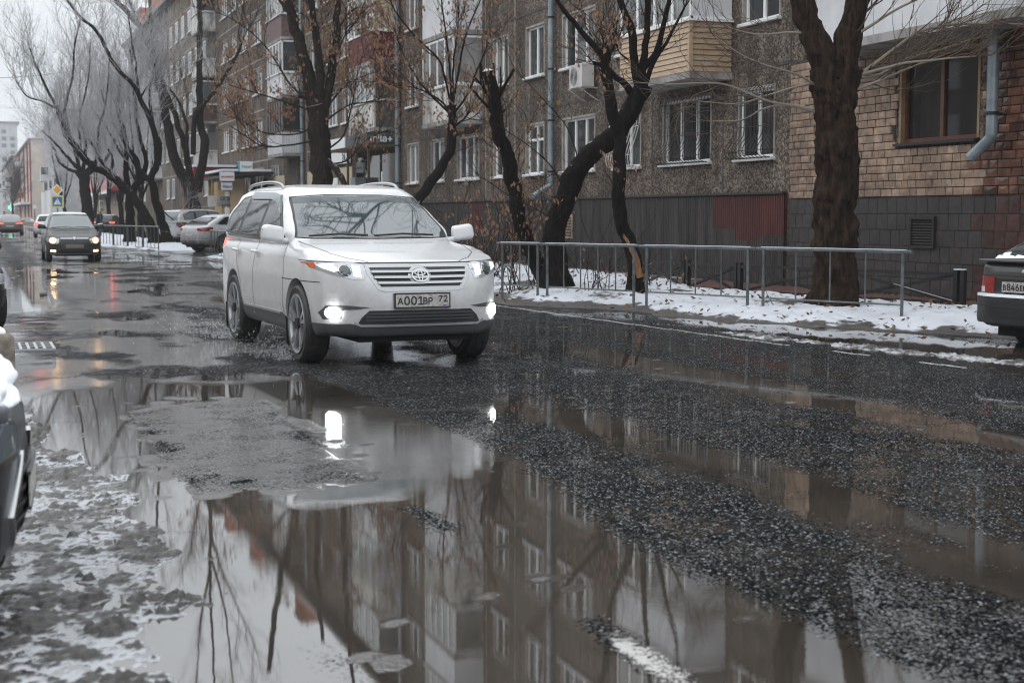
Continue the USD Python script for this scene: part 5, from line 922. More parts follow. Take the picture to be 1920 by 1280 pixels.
# old grey saloon at the right edge, rear towards us
az = math.radians(84); hd = np.array([math.sin(az), math.cos(az)]); rt = np.array([hd[1], -hd[0]]); corner = at_depth(1818, 600, 16.6)[:2]; o = corner + rt * .80 + hd * 3.40
lowo = [(.66, .26), (.80, .36), (.82, .58), (.76, .72), (.2, .84), (-.35, .92), (-.6, .94), (-2.9, .97), (-3.20, 1.0), (-3.38, 1.0), (-3.42, .86), (-3.43, .66), (-3.46, .62), (-3.47, .40), (-3.42, .30), (-3.1, .26)]
t = thing("saloon", "old dark grey saloon with snowy boot lid parked at the right edge", "car", (o[0], o[1], -.07), heading(az))
cc = make_car(t, dict(w=.84, wb=2.46, R=.30, rear=-3.46, front=.82, belt=.95, h=1.42, low=lowo, paint="old_grey", it=4, res=.06,
    green=[(-.4, .90), (-.5, .94), (-1.2, 1.33), (-1.4, 1.40), (-2.0, 1.42), (-2.5, 1.39), (-3.15, 1.02), (-3.2, .93)], ws=(-.4, -1.2), rw=(-3.2, -2.4), windows=([(-.75, .99), (-1.3, 1.30), (-1.7, 1.33), (-1.7, .99)], [(-1.8, .99), (-1.8, 1.33), (-2.3, 1.30), (-2.6, 1.02)]),
    rears=(("tail_light", [B_, (.40, .83), (.83, .83), (.83, .655), (.40, .655)], .010, "tail_red", -3.1), ("reversing_lamp", [B_, (.56, .72), (.70, .72), (.70, .66), (.56, .66)], .013, "ac_white", -3.1), ("turn_signal", [B_, (.71, .83), (.83, .83), (.83, .655), (.71, .655)], .013, "amber", -3.1), ("plate_recess", [(-.40, .81), (.40, .81), (.40, .645), (-.40, .645)], .004, "black_trim", -3.1), ("boot_seam", strip([(-.80, .845), (.80, .845)], .014), .002, "seam_line", -3.1),
            ("rear_bumper", [(-.9, .33), (.9, .33), (.9, .615), (-.9, .615)], .055, "black_trim", -2.95), ("bumper_groove", strip([(-.85, .52), (.85, .52)], .012), .058, "seam_line", -2.95), ("boot_lock", [tuple(p) for p in circle(0, .90, .018)], .012, "satin", -3.1))))
pl = obj("number_plate", MB().box(-3.462, -3.442, -.26, .26, .67, .782), "plate", t)
def rear_text(s, h, y, z, par, x=-3.464):
    mm = meshkit.text_mesh(s, h, .002, True); v = np.array(mm.vertices); obj("plate_character", (np.stack([x + 0 * v[:, 0] - v[:, 2], y - v[:, 0], z + v[:, 1]], 1), mm.faces), "ink", par)
rear_text("В", .055, .245, .695, pl); rear_text("846", .07, .19, .692, pl); rear_text("ЕМ", .055, .0, .695, pl); rear_text("95", .05, -.135, .70, pl)
obj("boot_spoiler", ball_hull([(-3.47, .58, 1.005, .016), (-3.47, -.58, 1.005, .016), (-3.30, .70, 1.0, .018), (-3.30, -.70, 1.0, .018), (-3.42, 0, 1.02, .018)]), "old_grey", t, smooth=40)
def snow_heap(name, parent, pts, seed, amp=.025, mt="fresh_snow", cut=None):
    """Lumpy snow: a union of small mounds, roughened."""
    m = Manifold.batch_boolean([ball_hull(p) for p in pts], OpType.Add).refine_to_length(.025); m = smooth_solid(m, 3); q = to_tm(m); v = np.array(q.vertices); v += q.vertex_normals * (meshkit.fbm(v * 14, 3, seed) - .5)[:, None] * amp * 2
    return obj(name, (v, q.faces), mt, parent, smooth=60)
from manifold3d import OpType
rs = np.random.default_rng(3)
snow_heap("boot_snow", t, [[(-3.26 + .10 * k + rs.normal() * .02, .60 - .085 * i + rs.normal() * .02, .985 + .012 * k + .02 * (i % 3 == 0), .035 + .02 * rs.random()), (-3.16 + .10 * k, .52 - .085 * i, .99 + .03 * k, .035)] for i in range(14) for k in range(3 if i < 5 else 2)], 5)
obj("bumper_snow", (cc.infl(.056) ^ Manifold.cube((1.2, 1.36, .03), True).translate((-3.5, 0, .632))) - inflate(cc.solid, .004), "snow", t, smooth=40)
# dark car at the near left edge, nose towards the road
a = math.radians(-4); nose = np.array([.16, 5.75]); o = nose - np.array([math.cos(a), math.sin(a)]) * .93
lown = [(.66, .19), (.86, .24), (.93, .36), (.945, .52), (.94, .66), (.90, .745), (.78, .80), (.2, .89), (-.5, .96), (-.75, .98), (-3.1, 1.0), (-3.6, 1.0), (-3.8, .9), (-3.85, .5), (-3.4, .22)]
t = thing("saloon", "near dark blue car at left edge with snowy bonnet and chrome grille surround", "car", (o[0], o[1], 0), a)
make_car(t, dict(w=.93, wb=2.8, R=.34, rear=-3.86, front=.94, belt=.95, h=1.46, low=lown, paint="dark_blue", it=6, res=.05,
    green=[(-.6, .92), (-.75, .97), (-1.5, 1.38), (-1.8, 1.44), (-2.2, 1.46), (-2.8, 1.42), (-3.5, 1.08), (-3.6, .95)], ws=(-.7, -1.55), rw=(-3.6, -2.7), windows=([(-1.1, 1.02), (-1.65, 1.34), (-2.1, 1.38), (-2.1, 1.02)], [(-2.2, 1.02), (-2.2, 1.38), (-2.7, 1.34), (-3.1, 1.07)]),
    fronts=(("headlight", [B_, (.34, .70), (.60, .74), (.90, .74), (.92, .66), (.66, .60), (.38, .615)], .006, "lens_dark", -.1), ("headlight_trim", [B_, (.34, .618), (.66, .603), (.92, .664), (.92, .645), (.66, .58), (.36, .596)], .012, "chrome", -.1),
            ("grille", [(-.30, .58), (.30, .58), (.46, .40), (.40, .285), (-.40, .285), (-.46, .40)], .004, "under", .2), *[("grille_bar", strip([(-q, z), (0, z - .006), (q, z)], .014), .016, "black_trim", .2) for z, q in ((.53, .34), (.48, .38), (.43, .42), (.38, .43), (.33, .41))],
            ("grille_surround", strip([(-.31, .60), (-.47, .40), (-.40, .27), (0, .262), (.40, .27), (.47, .40), (.31, .60)], .024), .018, "chrome", .2), ("fog_recess", [B_, (.55, .46), (.80, .50), (.84, .36), (.58, .30)], .004, "under", .0), ("splitter", [(-.9, .19), (.9, .19), (.9, .245), (-.9, .245)], .012, "black_trim", .0))))
pl = obj("number_plate", MB().box(.954, .960, -.26, .26, .40, .512), "plate", t); obj("plate_frame", MB().box(.948, .962, -.275, .275, .388, .400).box(.948, .962, -.275, .275, .512, .524), "black_trim", pl)
rs = np.random.default_rng(11)
snow_heap("bonnet_snow", t, [[(.84 - .17 * i + rs.normal() * .02 - .16 * abs(y) ** 1.5, y + rs.normal() * .03, .80 + .024 * i + .012 * rs.random(), .060 + .025 * rs.random()), (.70 - .17 * i - .14 * abs(y), y + .06, .825 + .024 * i, .07)] for i in range(8) for y in np.arange(-.76, .77, .11)], 15, .03)
snow_heap("lamp_snow", t, [[(.90 - .30 * abs(y) ** 1.5, y, .745, .022 + .012 * rs.random()), (.86 - .30 * abs(y) ** 1.5, y + .05, .765, .030)] for y in np.arange(-.74, .75, .06)], 25, .02)
# corner of a dark car parked farther along the left kerb
t = thing("saloon", "dark car parked farther along at the left edge, only its front corner showing", "car", (-.50, 19.75, 0), heading(math.pi - .22))
make_car(t, dict(w=.86, wb=2.6, R=.31, rear=-3.5, front=.82, belt=.93, h=1.45, low=[(.64, .22), (.78, .32), (.82, .5), (.78, .66), (.66, .72), (.2, .82), (-.4, .92), (-.6, .95), (-2.9, .98), (-3.4, .95), (-3.5, .7), (-3.45, .4), (-3.0, .24)], paint="charcoal", mirror=-.7,
    green=[(-.4, .90), (-.5, .94), (-1.2, 1.36), (-1.4, 1.43), (-2.0, 1.45), (-2.6, 1.41), (-3.2, 1.05), (-3.3, .93)], ws=(-.4, -1.25), rw=(-3.3, -2.5), windows=([(-.75, .99), (-1.3, 1.32), (-1.7, 1.36), (-1.7, .99)], [(-1.8, .99), (-1.8, 1.36), (-2.35, 1.32), (-2.7, 1.04)]), snow=1,
    fronts=(("headlight", [B_, (.46, .70), (.66, .72), (.85, .70), (.85, .60), (.60, .57), (.48, .60)], .006, "lamp_lens", -.1), ("bumper_band", [(-.9, .44), (.9, .44), (.9, .52), (-.9, .52)], .02, "black_trim", -.4), ("grille", [(-.38, .66), (.38, .66), (.36, .56), (-.36, .56)], .004, "under", .2))))

# ------------------------------------------------------------------ railings along the verge
def guard_rail(p0, p1, n_bars, z0=.06, z1=.95, label="", group=None, mt="rail_paint", r=.022, low=.22):
    p0, p1 = np.asarray(p0, float), np.asarray(p1, float); d = p1 - p0; L = np.linalg.norm(d); u = d / L; a = math.atan2(u[1], u[0])
    t = thing("guard_rail", label, "guard rail", (p0[0], p0[1], 0), a, group)
    obj("post", MB().tube([(0, 0, z0 - .2), (0, 0, z1)], r, 10), mt, t, smooth=40); obj("post", MB().tube([(L, 0, z0 - .2), (L, 0, z1)], r, 10), mt, t, smooth=40)
    obj("top_rail", MB().tube([(-.13, 0, z1 + .01), (L + .13, 0, z1 + .01)], r * .95, 10), mt, t, smooth=40); obj("rail_snow", MB().box(-.04, L + .04, -.012, .012, z1 + .030, z1 + .038), "snow", t)
    obj("bottom_rail", MB().tube([(0, 0, z0 + low), (L, 0, z0 + low)], r * .55, 8), mt, t, smooth=40)
    for i in range(1, n_bars + 1): x = L * i / (n_bars + 1); obj("baluster", MB().tube([(x, 0, z0 + low), (x, 0, z1)], r * .5, 7), mt, t, smooth=40)
    return t
base = lambda px: on_ground(px, 613 - (1690 - px) * .0645)[:2]
for (a, b), lab, nb in zip(((1690, 1430), (1401, 1212), (1188, 1026), (1008, 942)), ("first section of grey pipe railing before the thick tree trunk", "section of grey pipe railing left of the thick tree trunk", "section of grey pipe railing before the split leaning trees", "section of grey pipe railing beside the white car's headlamp"), (3, 3, 4, 3)):
    guard_rail(base(a), base(b), nb, label=lab)
pts = [base(926), np.array([8.05, 26.2]), np.array([7.95, 29.6]), np.array([7.9, 33.0]), np.array([7.8, 36.4]), np.array([7.75, 39.8]), np.array([7.65, 43.2])]
far_fence = [((7.62, 44.0), (7.60, 47.3)), ((7.60, 47.5), (7.57, 50.9))] + [((7.10 - .40 * k, 61.9 + 2.27 * k), (7.10 - .40 * (k + 1) + .03, 61.9 + 2.27 * (k + 1) - .16)) for k in range(5)]
ORD = ("first", "second", "third", "fourth", "fifth", "sixth", "seventh", "eighth", "ninth", "tenth", "eleventh", "twelfth", "thirteenth")
for i, (a, b) in enumerate(far_fence):
    if i < 2: guard_rail(a, b, 4, label=("dark railing section right behind the white car's tail", "dark railing section standing before the dirty silver saloon")[i], mt="rail_dark", r=.024, low=.06, z1=.90)
    else: guard_rail(a, b, 3, label=f"dark railing section on the far verge, {ORD[i - 2]} beyond the gap where cars are parked", mt="rail_dark", r=.024, low=.04, z1=.95)
# low dark fence with crossed bars in front of the houses
ip = [on_ground(px, py, .12)[:2] for px, py in ((1805, 573), (1580, 560), (1388, 549), (1290, 541), (1205, 534))]
labs = ("low black fence bay with crossed bars below the dark vent grating", "low black fence bay with crossed bars right of the thick tree", "low black fence bay with crossed bars before the red patched sheet", "low black fence bay with crossed bars farthest left")
for i in range(4):
    a, b = ip[i], ip[i + 1]; d = b - a; L = np.linalg.norm(d); t = thing("low_fence", labs[i], "fence", (a[0], a[1], .05), math.atan2(d[1], d[0]))
    for x in (0, .12): obj("post", MB().box(x - .035, x + .035, -.035, .035, 0, .58), "dark_iron", t)
    obj("rail", MB().bar((.1, 0, .52), (L, 0, .52), .045), "dark_iron", t); obj("rail", MB().bar((.1, 0, .10), (L, 0, .10), .045), "dark_iron", t); obj("cross_bar", MB().bar((.1, .02, .10), (L, .02, .52), .04), "dark_iron", t); obj("cross_bar", MB().bar((.1, -.02, .52), (L, -.02, .10), .04), "dark_iron", t)
    if i == 0: obj("bar_snow", MB().bar((.14, .02, .128), (L * .55, .02, .34), .02, .008), "snow", t); obj("post_snow", MB().box(-.03, .15, -.03, .03, .582, .60), "snow", t)

# ------------------------------------------------------------------ trees
rng = np.random.default_rng(20)
class Tree:
    def __init__(s, name, label, base_px, D, z=.15, bark="bark", group=None):
        s.D = D; s.k = D / FPX; p = at_depth(*base_px, D); s.t = thing(name, label, "tree", (p[0], p[1], z), 0, group); s.bark = bark; s.limbs = []; s.tw, s.tww, s.tips = [], [], []; s.z = z
    def limb(s, px, r0, r1, part="limb", dd=0.0, n=None, mat_=None, rough=.16, sides=11):
        """A limb along survey points; widths in metres; dd tilts it towards (-) or away from (+) the camera."""
        k_ = .78 if s.D > 60 else 1.0; r0, r1 = r0 * k_, r1 * k_; m = len(px); P = np.array([at_depth(x, y, s.D + dd * i / max(1, m - 1)) for i, (x, y) in enumerate(px)])
        n = n or max(10, int(np.linalg.norm(np.diff(P, axis=0), axis=1).sum() / .07)); n = min(n, 180); q = resample(P, n); u = np.linspace(0, 1, n)
        r = r0 + (r1 - r0) * u ** .85
        if part == "trunk": r = r * (1 + .55 * np.exp(-u * n * np.linalg.norm(q[1] - q[0]) / .22)); q[0, 2] -= .15
        w = np.stack([meshkit.fbm(q * 1.7 + 31, 3, 5), meshkit.fbm(q * 1.7 + 77, 3, 6), meshkit.fbm(q * 1.7 + 3, 3, 7)], 1) - .5
        q = q + w * np.minimum(.35, 5 * r)[:, None] * np.minimum(1, u * 4)[:, None] * .55
        obj(part, MB().tube(q, r, sides, rough=rough, seed=len(s.limbs)), mat_ or s.bark, s.t, smooth=50, world=True); s.limbs.append((q, r)); return q
    def grow(s, p, d, L, r, lev, droop=0.0, up=.35, spread=.8, kids=(5, 4), tipsave=True):
        n = max(4, min(10, int(L / .12) + 2)); q = [np.array(p)]; dirv = np.array(d) / np.linalg.norm(d)
        for i in range(n - 1):
            dirv = dirv + rng.normal(0, .16, 3) + np.array([0, 0, (up - droop * i / n) * .22]); dirv /= np.linalg.norm(dirv); q.append(q[-1] + dirv * L / (n - 1))
        q = np.array(q); s.tw.append(q); s.tww.append(2 * np.linspace(r, max(.0016, r * .3), n))
        if lev <= 0:
            if tipsave: s.tips.append((q[-1], dirv)); s.tips.append((q[n // 2], dirv))
            return
        for _ in range(rng.poisson(kids[0] if lev > 1 else kids[1])):
            i = rng.integers(max(1, n // 4), n); t = q[i] - q[i - 1]; t /= np.linalg.norm(t); side = np.cross(t, rng.normal(size=3)); side /= np.linalg.norm(side) + 1e-9
            s.grow(q[i], t + side * spread * rng.uniform(.5, 1.2) + [0, 0, up * .4], L * rng.uniform(.35, .7), r * .5, lev - 1, droop, up, spread, kids, tipsave)
    def sprout(s, count, L, r, lev=2, lo=.3, hi=1.0, which=None, up=.35, droop=0.0, spread=.9, kids=(5, 4), along=.8, bias=None):
        for _ in range(count):
            li = s.limbs if which is None else [s.limbs[k] for k in which]; q, rr = li[rng.integers(len(li))]; u = lo + (hi - lo) * rng.random() ** .8; i = min(len(q) - 2, int(u * (len(q) - 1))); t = q[i + 1] - q[i]; t /= np.linalg.norm(t)
            side = np.cross(t, rng.normal(size=3)); side /= np.linalg.norm(side) + 1e-9
            s.grow(q[i], t * along + side * spread + [0, 0, up] + (bias if bias is not None else 0), L * rng.uniform(.55, 1.25), min(r, rr[i] * .7), lev, droop, up, spread, kids)
    def tips_out(s, L, r, n=5, lev=2, up=.4, kids=(5, 4)):
        """Fine growth from the end of every limb."""
        for q, rr in s.limbs[1:]:
            for _ in range(n): t = q[-1] - q[-3]; t /= np.linalg.norm(t); s.grow(q[-1], t + rng.normal(0, .45, 3) + [0, 0, up * .4], L * rng.uniform(.6, 1.2), min(r, rr[-1]), lev, 0, up, .8, kids)
    def done(s, twig="twig", leaves=0, leaf=.05):
        if s.tw: curves("twigs", s.tw, s.tww, twig, s.t)
        if leaves and s.tips:
            P = np.array([p for p, _ in s.tips]); ids = rng.integers(0, len(P), leaves); c = P[ids] + rng.normal(0, .035, (leaves, 3)); c[:, 2] -= rng.uniform(0, .05, leaves)
            ax = np.stack([rng.normal(0, .35, leaves), rng.normal(0, .35, leaves), -np.ones(leaves)], 1); ax /= np.linalg.norm(ax, axis=1, keepdims=True); sd = np.cross(ax, rng.normal(size=(leaves, 3))); sd /= np.linalg.norm(sd, axis=1, keepdims=True); nn = np.cross(ax, sd)
            l = leaf * rng.uniform(.6, 1.35, (leaves, 1)); v = np.stack([c, c + ax * l * .5 + sd * l * .26 + nn * l * .1, c + ax * l, c + ax * l * .5 - sd * l * .26 + nn * l * .1], 1).reshape(-1, 3); k = np.arange(leaves)[:, None] * 4
            f = np.vstack([k + [0, 1, 2], k + [0, 2, 3]]); obj("leaves", (v, f), "dry_leaf", s.t, world=True, kind="stuff")
# 1 the thick trunk on the right
T = Tree("tree", "thick old tree trunk with rust-brown bark before the stone-clad corner", (1562, 575), 20.6, .15, "bark_big")
T.limb([(1562, 580), (1563, 480), (1566, 380), (1566, 280), (1566, 190), (1562, 120)], .265, .27, "trunk", sides=56, rough=.40, n=170)
T.limb([(1556, 150), (1535, 80), (1512, 20), (1495, -50), (1480, -160), (1478, -300)], .20, .11, sides=18, rough=.3); T.limb([(1572, 150), (1592, 80), (1606, 10), (1618, -70), (1640, -180), (1650, -330)], .21, .10, sides=18, rough=.3)
T.limb([(1550, 520), (1535, 562), (1510, 578), (1478, 588)], .20, .06, "root", rough=.3, sides=14); T.limb([(1578, 520), (1592, 560), (1606, 580)], .20, .08, "root", dd=-.3, rough=.3, sides=14); T.limb([(1562, 515), (1560, 562), (1556, 592)], .22, .08, "root", dd=-.5, rough=.3, sides=14); T.limb([(1580, 330), (1574, 250), (1568, 180), (1566, 120)], .10, .13, "torn_bark", dd=0, mat_="rust_bark", rough=.4, sides=12); T.limb([(1585, 200), (1612, 142), (1620, 132)], .09, .05, "stub", rough=.3)
for px in ([(1588, 85), (1600, 70), (1640, 45), (1690, 15), (1740, -10), (1800, -40)], [(1612, 140), (1660, 105), (1720, 62), (1770, 48), (1850, 45), (1930, 46)], [(1615, 140), (1660, 128), (1700, 118), (1760, 112), (1830, 105)], [(1615, 145), (1650, 140), (1700, 112), (1760, 95), (1820, 75)], [(1590, 175), (1640, 155), (1700, 130), (1780, 100)]):
    T.limb(px, .028, .010, "branch", dd=rng.uniform(-.8, .8), mat_="twig_pale", sides=7, rough=.05)
for px in ([(1530, 210), (1490, 200), (1440, 190), (1370, 162), (1330, 156), (1250, 158), (1200, 155)], [(1528, 160), (1500, 142), (1470, 132), (1400, 108), (1340, 70)], [(1528, 205), (1480, 198), (1430, 205), (1390, 225), (1330, 228)], [(1530, 155), (1490, 165), (1440, 180), (1380, 195), (1310, 190)], [(1540, 70), (1490, 60), (1420, 65), (1360, 50)]):
    T.limb(px, .022, .006, "branch", dd=rng.uniform(-.8, .6), mat_="twig_pale", sides=7, rough=.05)
T.sprout(46, .9, .009, 1, .2, 1.0, which=list(range(8, 13)), up=.25, kids=(5, 5), along=1.2, spread=.5); T.sprout(40, .8, .008, 1, .2, 1.0, which=list(range(13, 18)), up=.15, kids=(4, 4), along=1.2, spread=.5); T.tips_out(.6, .008, 2, 1)
T.sprout(14, 1.5, .02, 2, .3, 1, which=[1, 2], up=.5, kids=(5, 4))
T.done("twig_tan")
# 2 dark leaning tree, 3 its companion with the stripped orange streak, 4 pollard
T = Tree("tree", "black leaning tree with snow on its trunk bending right over the verge", (1043, 535), 25.5, .1)
T.limb([(1043, 540), (1042, 480), (1045, 420), (1058, 370), (1085, 312), (1122, 275), (1160, 240), (1190, 195), (1204, 165)], .205, .15, "trunk", sides=18, rough=.2, n=110)
T.limb([(1200, 180), (1192, 130), (1182, 60), (1165, 10), (1150, -60), (1145, -160)], .085, .04); T.limb([(1150, -60), (1135, -180), (1080, -340), (990, -480), (900, -600), (820, -680)], .05, .02, dd=-5); T.limb([(1080, -340), (1020, -380), (940, -400), (860, -460)], .03, .012, dd=-3); T.limb([(1203, 175), (1206, 130), (1212, 70), (1216, 0), (1222, -90), (1230, -200)], .075, .035); T.limb([(1206, 130), (1232, 95), (1246, 40), (1258, -15), (1280, -110)], .06, .03); T.limb([(1208, 165), (1230, 110), (1252, 75), (1283, 15)], .05, .018); T.limb([(1190, 185), (1168, 160), (1150, 145), (1136, 128)], .07, .045); T.limb([(1110, 285), (1105, 302), (1098, 312)], .05, .045, "stub")
T.limb([(1190, 120), (1168, 105), (1160, 95)], .02, .01, "stub")
for px in ([(1088, 310), (1075, 270), (1060, 235), (1030, 200), (985, 150)], [(1060, 370), (1040, 320), (1000, 280), (940, 240), (905, 225)], [(1047, 420), (1010, 395), (960, 370), (900, 330)]): T.limb(px, .014, .005, "branch", mat_="twig", sides=6)
T.sprout(34, .7, .008, 1, .3, 1, which=[1, 4, 5, 6, 7], up=.3, kids=(4, 3)); T.sprout(70, 1.6, .014, 2, .2, 1, which=[2, 3], up=.2, kids=(5, 4)); T.sprout(16, .6, .007, 1, .2, 1, which=[10, 11, 12], up=.3, kids=(4, 3)); T.sprout(22, .35, .006, 0, .0, .08, which=[0], up=.6)
T.tips_out(.9, .012, 3, 2); T.done("twig", leaves=420, leaf=.085)
T = Tree("tree", "slim dark tree with an orange stripped streak at its foot", (1190, 550), 24.0, .12)
T.limb([(1192, 555), (1188, 500), (1178, 450), (1163, 405), (1160, 370), (1164, 300), (1163, 250), (1150, 200), (1140, 160), (1128, 120)], .125, .085, "trunk", sides=16, rough=.2, n=110)
T.limb([(1163, 240), (1148, 185), (1135, 140), (1126, 95)], .07, .06); T.limb([(1126, 100), (1105, 75), (1080, 50), (1055, 20), (1035, -10), (990, -70)], .05, .026); T.limb([(1135, 130), (1145, 100), (1157, 80)], .03, .018); T.limb([(1130, 120), (1140, 95), (1130, 70)], .03, .02); T.limb([(1131, 125), (1118, 120), (1112, 118)], .04, .03, "stub")
T.limb([(1160, 398), (1172, 440), (1186, 480), (1196, 520)], .035, .06, "stripped_wood", dd=-.16, mat_="raw_wood", rough=.25, sides=8); T.limb([(1158, 400), (1152, 385), (1155, 378)], .05, .04, "stub")
T.sprout(18, .6, .008, 1, .3, 1, which=[1, 2, 3], up=.3, kids=(4, 3)); T.sprout(16, .5, .005, 0, .0, .05, which=[0], up=.6); T.tips_out(.6, .008, 3, 1); T.done("twig", leaves=330, leaf=.08)
T = Tree("tree", "black pollarded tree with a snow-capped cut top leaning left", (1036, 540), 26.2, .1)
T.limb([(1036, 545), (1010, 500), (990, 450), (975, 410), (958, 330), (945, 270), (930, 215), (925, 185), (915, 130)], .15, .105, "trunk", sides=16, rough=.22, n=110)
for px, r in (([(925, 200), (938, 175), (950, 150), (964, 128)], .035), ([(922, 185), (905, 160), (900, 120)], .04), ([(925, 180), (925, 150), (926, 118)], .03), ([(928, 210), (910, 195), (886, 168)], .03), ([(922, 170), (900, 155), (888, 142)], .03), ([(935, 205), (938, 160), (938, 125)], .016), ([(950, 340), (962, 330), (960, 318)], .03), ([(930, 225), (942, 210), (945, 205)], .03)): T.limb(px, r, r * .6, "stub")
obj("cut_top_snow", ball_hull([(*(at_depth(911, 133, 26.2) - np.r_[origin[str(T.t.GetPath())]]), .035), (*(at_depth(919, 133, 26.2) - np.r_[origin[str(T.t.GetPath())]]), .035)]), "snow", T.t, smooth=True)
T.sprout(26, .9, .008, 1, .35, .9, which=[0], up=.3, kids=(4, 3)); T.sprout(12, .8, .007, 1, .05, .3, which=[0], up=.4, kids=(4, 3)); T.done("twig", leaves=330, leaf=.08)
# 5 the thin bowed tree with ochre keys, 6 the big one behind the car
T = Tree("tree", "slim bowed tree with a fan of ochre seed keys beside the windscreen", (770, 420), 36.5, .1)
T.limb([(762, 470), (780, 390), (800, 352), (826, 318), (846, 275), (850, 235), (845, 195)], .14, .10, "trunk", sides=14, n=90)
for px in ([(846, 205), (835, 150), (820, 110), (770, 60), (735, 10), (715, -60)], [(846, 205), (843, 130), (835, 60), (828, 0), (825, -80)], [(848, 200), (860, 130), (875, 60), (900, 0), (920, -70)], [(850, 215), (880, 170), (900, 120), (920, 70)], [(846, 215), (800, 170), (760, 110), (740, 60)], [(849, 240), (870, 225), (885, 205)], [(846, 210), (820, 185), (780, 165), (745, 160)], [(848, 205), (850, 120), (858, 50), (862, -30)]): T.limb(px, .032, .012, "branch", dd=rng.uniform(-1.2, 1.2), mat_="bark", sides=7)
T.sprout(95, 1.0, .009, 1, .15, 1.0, which=list(range(1, 9)), up=.35, kids=(5, 4), spread=.7); T.sprout(14, .9, .009, 1, .5, .95, which=[0], up=.2, kids=(4, 3)); T.tips_out(.8, .009, 3, 1); T.done("twig", leaves=1700, leaf=.10)
T = Tree("tree", "big tree behind the white car full of dry ochre seed keys", (604, 430), 48.5, .1, "bark_brown")
T.limb([(606, 470), (604, 400), (602, 340), (600, 280), (596, 225), (592, 195)], .37, .31, "trunk", sides=18, rough=.25, n=80)
T.limb([(592, 210), (575, 130), (555, 60), (545, 10), (530, -60), (500, -190), (480, -330)], .24, .08, dd=1); T.limb([(600, 215), (600, 130), (592, 60), (585, 0), (580, -110), (590, -260)], .16, .06, dd=-1); T.limb([(606, 220), (620, 150), (628, 90), (632, 20), (634, -80), (640, -260), (660, -420)], .17, .05); T.limb([(560, 40), (530, 10), (500, -30), (460, -80)], .06, .03); T.limb([(612, 300), (630, 320), (646, 345), (655, 370)], .11, .09, dd=-1.5); T.limb([(598, 230), (585, 195), (572, 185), (556, 180)], .08, .04)
for px in ([(590, 200), (545, 160), (500, 90), (450, 45), (400, 20)], [(592, 210), (530, 190), (480, 175), (430, 160)], [(596, 230), (560, 250), (500, 250), (440, 220)], [(606, 210), (650, 160), (690, 140), (730, 130)], [(606, 230), (650, 200), (700, 190), (740, 190)], [(600, 260), (560, 270), (500, 275), (460, 255), (430, 235)], [(632, 60), (660, 20), (700, 10), (720, -20)], [(626, 120), (650, 60), (680, 30)], [(600, 290), (640, 260), (655, 220), (665, 170), (672, 120)], [(604, 310), (650, 300), (690, 260), (740, 240)]): T.limb(px, .035, .012, "branch", dd=rng.uniform(-2, 2), mat_="twig", sides=6)
T.sprout(110, 1.5, .012, 2, .2, 1.0, which=list(range(7, 17)), up=.35, kids=(4, 4), spread=.7); T.sprout(60, 1.4, .014, 2, .0, .8, which=[1, 2, 3], up=.4, kids=(4, 4)); T.sprout(25, 1.0, .01, 1, .6, 1, which=[0, 6], up=.4); T.done("twig", leaves=6800, leaf=.12)
# 7 the bare candelabra tree behind the parked cars
T = Tree("tree", "tall bare candelabra tree with three trunks behind the parked estate car", (366, 430), 76.0, .1, "bark_brown")
T.limb([(366, 440), (364, 400), (360, 372), (352, 345), (342, 328)], .50, .36, "trunk", sides=16, rough=.2, n=60)
T.limb([(352, 350), (325, 290), (315, 235), (300, 160), (285, 100), (268, 60), (235, 20), (200, -20), (180, -70)], .36, .12, dd=-1, n=110); T.limb([(358, 345), (350, 290), (335, 240), (318, 190), (305, 150)], .24, .14, dd=1); T.limb([(290, 110), (283, 60), (282, 30), (276, -30), (270, -130)], .17, .07); T.limb([(285, 90), (262, 50), (245, 10), (225, -40)], .14, .06)
T.limb([(368, 360), (384, 275), (377, 240), (374, 160), (374, 80), (374, 10), (376, -80), (372, -220), (374, -430)], .32, .07, dd=1, n=110); T.limb([(362, 290), (365, 220), (380, 200), (400, 175), (422, 140), (440, 110), (452, 82)], .17, .09); T.limb([(452, 82), (447, 60), (455, 20), (462, -40)], .05, .02); T.limb([(452, 85), (462, 60), (475, 40), (490, 5)], .05, .02); T.limb([(348, 300), (350, 235), (335, 190), (318, 168)], .12, .06); T.limb([(372, -140), (398, -260), (412, -430)], .1, .04); T.limb([(372, -180), (348, -300), (336, -440)], .1, .04); T.limb([(374, -100), (400, -190), (455, -330)], .09, .03); T.limb([(200, -20), (190, -120), (200, -260)], .09, .03); T.limb([(374, 20), (390, 5), (420, -10), (450, -50)], .09, .04); T.limb([(374, 10), (360, -30), (345, -90)], .1, .04)
T.sprout(85, 2.4, .020, 2, .25, 1, which=list(range(1, 16)), up=.4, kids=(6, 5), spread=.9); T.tips_out(2.2, .018, 3, 2, kids=(5, 4)); T.done("twig_tan")
# 8 the leaning, snow-dusted trees beyond
T = Tree("tree", "long leaning tree with snow lying along its trunk reaching over the road", (288, 448), 66.5, .1)
T.limb([(292, 455), (283, 425), (262, 385), (242, 362), (225, 345), (200, 325), (170, 307), (145, 280), (125, 250), (112, 215), (104, 195)], .31, .14, "trunk", sides=14, rough=.2, n=120)
T.limb([(215, 338), (195, 310), (180, 280), (165, 262)], .14, .06); T.limb([(112, 215), (90, 170), (70, 130), (55, 90)], .10, .03); T.limb([(115, 225), (135, 150), (140, 90), (150, 40)], .09, .03); T.limb([(135, 265), (120, 255), (118, 240)], .05, .03); T.limb([(205, 328), (210, 300), (203, 280)], .1, .05); T.limb([(150, 285), (150, 220), (165, 150), (170, 80)], .09, .03, dd=2); T.limb([(180, 312), (185, 250), (200, 180), (205, 110)], .09, .03, dd=2); T.limb([(108, 205), (80, 190), (50, 180), (30, 150)], .07, .025)
